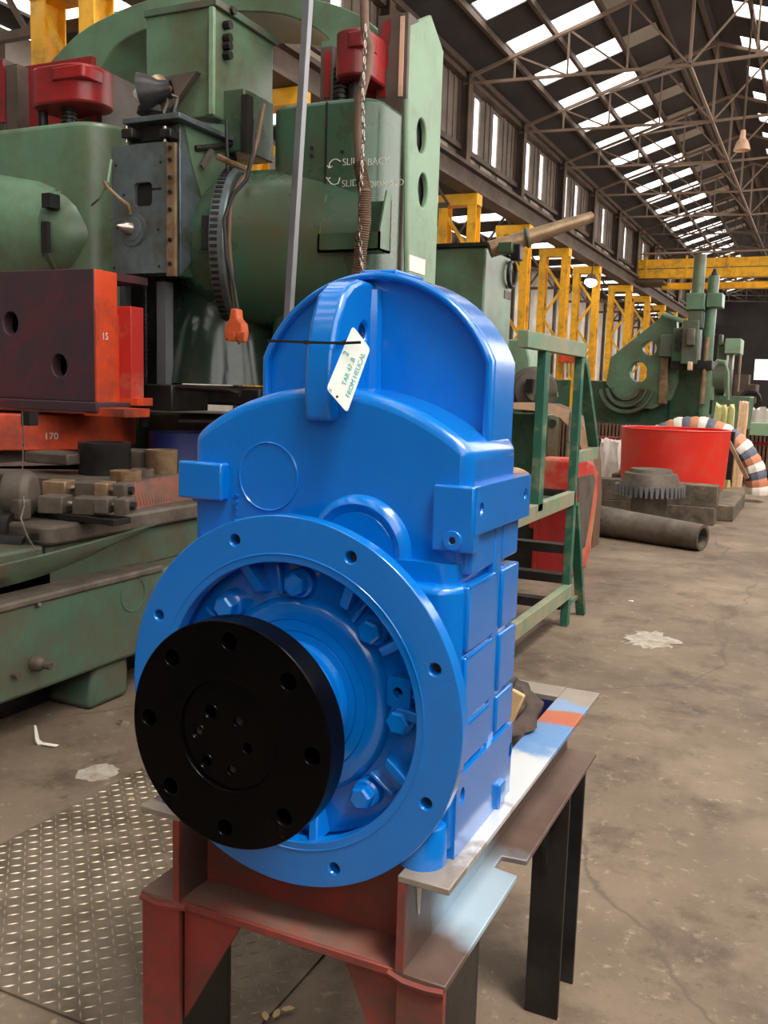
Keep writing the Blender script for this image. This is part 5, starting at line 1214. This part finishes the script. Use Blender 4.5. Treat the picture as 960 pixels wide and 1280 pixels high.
# ---- timbers under and beside
def timber(label, x0, x1, y0, y1, z0, z1, rz=0.0, m=WOOD, cat='timber', name='timber_beam', g='timber beams under the drum'):
    c = Vector(((x0+x1)/2, (y0+y1)/2, z0)); M = Matrix.Rotation(rz, 4, 'Z')
    o = obj(name, MB().box(x0-c.x, x1-c.x, y0-c.y, y1-c.y, 0, z1-z0, M), m, label=label, cat=cat, group=g, bevel=0.008)
    o.location = c; return o
T0 = q(895, 640, 11.9)
yt = 11.75
timber('oily timber sleeper on the floor right behind the pipe', q(748, 640, yt).x, q(893, 640, yt).x, yt, yt+0.35, 0, 0.22)
timber('oily timber sleeper, upper one carrying the red drum', q(745, 620, yt).x, q(896, 620, yt).x, yt+0.02, yt+0.32, 0.22, 0.48)
timber('oily timber sleeper at the back carrying the red drum', q(745, 620, yt).x, q(850, 620, yt).x, yt+0.9, yt+1.2, 0.0, 0.475)
# ---- red drum
Yd = 12.7
xd = q(842, 570, Yd).x; rd = (q(911, 560, Yd).x - q(773, 560, Yd).x)/2*0.985
zd1 = q(842, 536, Yd).z; zd0 = q(842, 606, Yd).z
rdm = thing('red_drum', 'large bright red open drum with conical bottom on timber sleepers', 'drum', (xd, Yd, 0.48))
obj('drum_shell', MB().lathe([(rd*0.62, 0.482), (rd*0.66, 0.485), (rd*0.955, zd0), (rd, zd1), (rd*0.985, zd1), (rd*0.94, zd0+0.02), (rd*0.6, 0.51), (0, 0.51)], (xd, Yd, 0), (0,0,1), 64, caps=False), REDP, rdm, sharp=25)
obj('rim_bead', MB().torus((xd, Yd, zd1), (0,0,1), rd*0.992, 0.012, 64, 6), REDP, rdm)
# ---- striped wrapped ring behind the drum
Yw = 15.0
cw = q(862, 612, Yw); Rw = (q(950, 612, Yw).x - cw.x)*0.96
wr = thing('wrapped_ring', 'big ring wrapped in striped white orange and navy sheet behind the drum', 'ring', (cw.x, Yw, 0.0))
WSTR = [pm('wrap_white', (226, 216, 206), rough=0.6, var=0.1, scale=8), pm('wrap_orange', (196, 128, 92), rough=0.6, var=0.15, scale=8), pm('wrap_navy', (92, 96, 112), rough=0.6, var=0.15, scale=8)]
zc_ = cw.z
for k in range(54):
    a0_ = 2*PI*k/54; rings = []
    for j in range(3):
        t = a0_ + 2*PI/54*j/2
        d_ = Vector((math.cos(t), 0.10*math.sin(t), math.sin(t))); bul = 0.15 + (0.012 if j == 1 else 0.0) + (0.01 if k % 3 == 0 else 0)
        rings.append([Vector((cw.x, Yw, zc_)) + d_*(Rw + bul*math.cos(2*PI*i/10)) + Vector((0, bul*math.sin(2*PI*i/10)*1.3, 0)) for i in range(10)])
    if min(v.z for r_ in rings for v in r_) > 0.0: obj('wrap_band', MB().rings(rings), WSTR[(k % 6 in (1, 4)) + 2*(k % 6 in (2, 5)) if k % 6 else 0], wr)
obj('support_stub', bpx(MB(), 905, 540, 916, 600, Yw-0.4, Yw-0.2), DARKST, wr)
obj('leaning_board', MB().bar(q(911, 552, Yw-0.7), q(934, 598, Yw-0.7), 0.12, 0.05), RUSTCYL, wr)
# ---- green box and sleeper at the right
gx0, gx1 = q(838, 610, 13.4).x, q(908, 610, 13.4).x
XS = q(884, 640, 12.4).x
gb_ = obj('green_box_beam', MB().box(XS-0.62, XS, 13.15, 14.4, 0.2, q(900, 607, 13.2).z), GREENB, label='dark green box beam with timber top beside the red drum', cat='beam', loc=(XS-0.5, 14.5, 0.2), bevel=0.015)
obj('beam_top_board', MB().box(XS-0.64, XS+0.02, 13.13, 14.4, q(900, 607, 13.2).z, q(900, 607, 13.2).z+0.05), WOOD, gb_)
for k in range(5): obj('beam_bolt', MB().lathe([(0.03, 0), (0.03, 0.02)], (XS, 13.1+0.25*k, 0.4), (1, 0, 0), 8), CASTI, gb_)
obj('timber_beam', MB().box(XS-0.3, XS+0.32, 12.3, 14.2, 0, 0.2), WOOD, label='long timber sleeper on the floor beside the green box beam', cat='timber', group='timber beams under the drum', loc=(XS, 14, 0), bevel=0.012)
# ---- corrugated way covers and red pipe along the big lathe bed
YB_ = 18.0
wc = thing('way_cover', 'long brown corrugated way cover with red pipe behind the drum', 'cover', (q(800, 560, YB_).x, YB_, 0))
x0_, x1_ = q(640, 550, YB_).x, q(985, 560, YB_).x; z0_, z1_ = 0.0, q(760, 529, YB_).z
obj('cover_back', MB().box(x0_, x1_, YB_+0.06, YB_+0.3, 0, z1_), DARKST, wc)
nf = 74
for k in range(nf):
    x = x0_ + (x1_-x0_)*k/nf; obj('fold', MB().box(x, x+(x1_-x0_)/nf*0.6, YB_-0.05, YB_+0.06, 0, z1_-0.01), HOSE, wc)
obj('red_pipe', MB().tube([q(727, 565, YB_-0.3), q(726, 546, YB_-0.3), q(775, 548, YB_-0.3), q(985, 556, YB_-0.3)], 0.03, 8), REDM, wc)
# ---- far green vertical lathe with rams
YV = 20.5
vb = thing('vertical_lathe', 'green vertical lathe with two tall rams and a big holed cheek, far back', 'machine', (q(830, 520, YV).x, YV, 0))
def vp(x, y, Y=YV): p_ = q(x, y, Y); return (p_.x, p_.z)
obj('bed_wall', bpx(MB(), 640, 476, 880, 585, YV+0.35, YV+0.9), GREEND, vb, bevel=0.02)
chk = [(757, 480), (763, 447), (790, 425), (822, 400), (828, 392), (838, 389), (846, 396), (846, 478), (838, 500), (815, 512), (775, 505)]
holes = [[vp(812 + 9*math.cos(2*PI*k/20), 435 + 9*math.sin(2*PI*k/20)) for k in range(20)], [vp(798 + 11*math.cos(2*PI*k/20), 465 + 13*math.sin(2*PI*k/20)) for k in range(20)]]
obj('cheek_plate', MB().plate([vp(*p_) for p_ in chk], holes, 'y', YV, YV+0.3), GREEN, vb, bevel=0.02)
obj('rear_body', bpx(MB(), 836, 450, 872, 583, YV+0.3, YV+1.2), GREEND, vb)
for r_, t_ in ((32, 3), (24, 3), (16, 3)):
    rr_ = r_/1160*YV; c_ = q(783, 488, YV-0.02)
    obj('slewing_arc', MB().torus((c_.x, YV-0.04, c_.z+0.1), (0, 1, 0), rr_, 0.05, 24, 6, PI*1.05, PI*1.95), GREENB, vb)
def vcol(nm, x0, y0, x1, y1, Y, dep, m): return obj(nm, bpx(MB(), x0, y0, x1, y1, Y, Y+dep), m, vb, bevel=0.02)
vcol('slide_way', 824, 445, 835, 505, YV-0.1, 0.2, RUSTCYL)
vcol('slide_head', 824, 418, 843, 446, YV-0.4, 0.5, GREENB)
vcol('slide_block', 840, 410, 853, 452, YV-0.5, 0.6, GREEND)
vcol('cross_slide', 852, 400, 872, 455, YV-0.6, 0.7, GREENB)
vcol('tool_head', 858, 410, 868, 432, YV-0.75, 0.3, CASTI)
vcol('tool_post', 859, 452, 865, 463, YV-0.7, 0.15, CREAM)
vcol('cross_rail', 838, 450, 890, 462, YV-0.4, 0.5, DARKST)
rmA = MB(); rmA.tube([q(876, 318, YV-0.3), q(869, 400, YV-0.3), q(866, 440, YV-0.3)], 0.12, 10); obj('ram', rmA, GREEN, vb)
rmB = MB(); rmB.tube([q(893, 345, YV-0.2), q(886, 420, YV-0.2), q(879, 520, YV-0.2)], 0.11, 10); obj('ram', rmB, GREEN, vb)
obj('ram_tip', MB().cyl(q(893, 345, YV-0.2), q(894, 336, YV-0.2), 0.08, 0.03), DARKST, vb)
vcol('ram_collar', 857, 366, 881, 387, YV-0.55, 0.5, GREEN); vcol('ram_collar', 883, 366, 903, 384, YV-0.45, 0.5, GREEN)
vcol('gearcase', 860, 388, 878, 410, YV-0.5, 0.5, GREENB)
obj('bright_screw', MB().cyl(q(884, 422, YV-0.35), q(877, 505, YV-0.35), 0.05), RUSTCYL, vb)
obj('upper_rod', MB().cyl(q(829, 393, YV-0.1), q(858, 403, YV-0.4), 0.05), GREENL, vb)
for (x, y) in ((848, 420), (848, 428), (848, 436)): obj('head_bolt', MB().lathe([(0.06, 0), (0.06, 0.06)], q(x, y, YV-0.5), (0, -1, 0), 8), DARKST, vb)
# second machine further back
Y2 = 27.0
v2 = thing('slotting_machine', 'pale green column machine standing behind the vertical lathe', 'machine', (q(900, 520, Y2).x, Y2, 0))
def v2b(nm, x0, y0, x1, y1, Y, dep, m): return obj(nm, bpx(MB(), x0, y0, x1, y1, Y, Y+dep), m, v2, bevel=0.02)
v2b('machine_column', 893, 430, 905, 545, Y2, 0.8, GREEN); v2b('machine_head', 906, 423, 926, 442, Y2-0.5, 1.0, GREENL); v2b('machine_post', 909, 442, 915, 500, Y2-0.2, 0.3, STEEL)
v2b('machine_post', 922, 442, 925, 490, Y2-0.2, 0.2, TRUSSM); v2b('machine_base', 888, 495, 935, 568, Y2-0.4, 1.6, GREEN)
obj('machine_roller', MB().cyl(q(893, 472, Y2-0.3), q(907, 472, Y2-0.3), 0.42, n=24), GREENB, v2)
v2b('machine_finial', 898, 418, 903, 432, Y2-0.2, 0.3, GREENB)
obj('machine_pipe', MB().tube([q(890, 500, Y2-0.6), q(891, 460, Y2-0.6), q(897, 451, Y2-0.6), q(906, 452, Y2-0.6), q(910, 465, Y2-0.6), q(910, 500, Y2-0.6)], 0.05, 6), GREENL, v2)
# far dark machine and pile right
Y3 = 42.0
v3 = thing('dark_press', 'dark grey machine block in the gloom near the far doorway', 'machine', (q(930, 510, Y3).x, Y3, 0))
obj('press_body', bpx(MB(), 915, 480, 943, 545, Y3, Y3+2), STRUCT, v3, bevel=0.03); obj('press_top', bpx(MB(), 918, 468, 936, 481, Y3, Y3+1), STRUCT, v3); obj('press_wheel', MB().torus(q(938, 500, Y3-0.2), (0, 1, 0), 0.35, 0.1, 20, 6), DARKST, v3)
# heap of wrapped castings right of the ring
rr = random.Random(11)
def lumpy(x0, y0, x1, y1, Y, dep, amp):
    A_, B_ = q(x0, y1, Y), q(x1, y0, Y); mb = MB(); n_ = 9
    def P_(u, v, w): 
        k = 1 - 0.25*max(0, w-0.5); return Vector((A_.x + (B_.x-A_.x)*(0.5+(u-0.5)*k), Y + dep*(0.5+(v-0.5)*k), B_.z*w))
    loop = [(i/n_, 0) for i in range(n_)] + [(1, i/4) for i in range(4)] + [(1-i/n_, 1) for i in range(n_)] + [(0, 1-i/4) for i in range(4)]
    rings = []
    for j in range(6):
        w = j/5; rings.append([P_(u, v, w*(1+amp*0.5*rr.uniform(-1, 1)) if 0 < j else 0) + Vector((amp*rr.uniform(-1, 1)*0.3, amp*rr.uniform(-1, 1)*0.3, 0)) for u, v in loop])
    return mb.rings(rings)
SHEET = pm('greenish_yellow_sheet', (190, 186, 120), rough=0.7, var=0.15, scale=6)
for lab, box_, m_ in (('pinkish wrapped block standing behind the striped ring', (921, 503, 935, 530, 17.2, 0.3, 0.04), CREAM), ('white sheeted bundle at the right edge behind the striped ring', (938, 512, 975, 530, 18.7, 0.4, 0.10), WSTR[0]),
                      ('yellowish sheet heap above the striped ring', (892, 508, 917, 530, 16.8, 0.4, 0.10), SHEET), ('crumpled white sheet heap left of the red drum', (746, 552, 774, 580, 15.4, 0.5, 0.10), WSTR[0])):
    obj('sheeted_bundle', lumpy(*box_), m_, label=lab, cat='bundle', loc=(q(box_[0], box_[3], box_[4]).x, box_[4], 0), sharp=80)
# pale green low cabinet right
obj('low_bench', bpx(MB(), 937, 529, 975, 545, 17.3, 17.75), GREENL, label='pale green bench top at the right edge behind the wrapped ring', cat='bench', loc=q(955, 545, 17.3), bevel=0.01)
# ---- small things on the columns
Yo = 35.4
ob = thing('orange_box', 'orange red switch box on a yellow column behind the ladder', 'box', q(711, 455, Yo))
obj('box_shell', bpx(MB(), 699, 431, 722, 453, Yo-0.4, Yo), ORANGE, ob, bevel=0.01); 
for x in (704, 709, 714, 719): obj('conduit', MB().cyl(q(x, 453, Yo-0.2), q(x, 472, Yo-0.2), 0.04), RUSTCYL, ob)
for lab, x0, y0, x1, y1, Y_ in (('short yellow guard post seen between the ladder posts', 714, 467, 720, 500, 17.5), ('short yellow guard post left of the ladder posts', 667, 463, 671, 486, 12.5)):
    g_ = thing('guard_post', lab, 'post', (q(x0, y1, Y_).x, Y_, 0)); obj('post_bar', MB().box(q(x0, y0, Y_).x, q(x1, y0, Y_).x, Y_, Y_+0.06, 0.0, q(x0, y0, Y_).z), YELLOW, g_); obj('post_cap', MB().box(q(x0, y0, Y_).x-0.01, q(x1, y0, Y_).x+0.01, Y_-0.01, Y_+0.07, q(x0, y0, Y_).z, q(x0, y0, Y_).z+0.02), YELLOW, g_)
# ---- hanging roof lamp and lit work lamp
hl_ = q(928, 178, 26.5)
hlp = thing('bell_lamp', 'cream bell shaped lamp hanging from the roof truss', 'lamp', hl_)
obj('lamp_shade', MB().lathe([(0.21, 0), (0.16, 0.18), (0.07, 0.32), (0.06, 0.5), (0, 0.5)], hl_ + Vector((0, 0, -0.2)), (0,0,1), 20, caps=False), CREAM, hlp)
obj('lamp_rod', MB().cyl(hl_ + Vector((0, 0, 0.28)), (hl_.x, hl_.y, roofz(hl_.x)-0.17), 0.03), STRUCT, hlp)
wl = q(739, 352, 39.5)
wlp = thing('work_lamp', 'brightly lit work lamp on a yellow column in the distance', 'lamp', wl)
obj('lamp_head', MB().lathe([(0.28, 0), (0.28, 0.06), (0.14, 0.3), (0, 0.3)], wl, (0, 0.5, 1), 20), STRUCT, wlp)
obj('lamp_glass', MB().lathe([(0.26, 0), (0.22, 0.08), (0, 0.12)], wl, (0.2, -0.8, -0.6), 20), LAMPM, wlp)
obj('drop_rod', MB().cyl(wl + Vector((0, 0, 0.2)), (wl.x, wl.y+0.2, 6.96), 0.03), STRUCT, wlp)
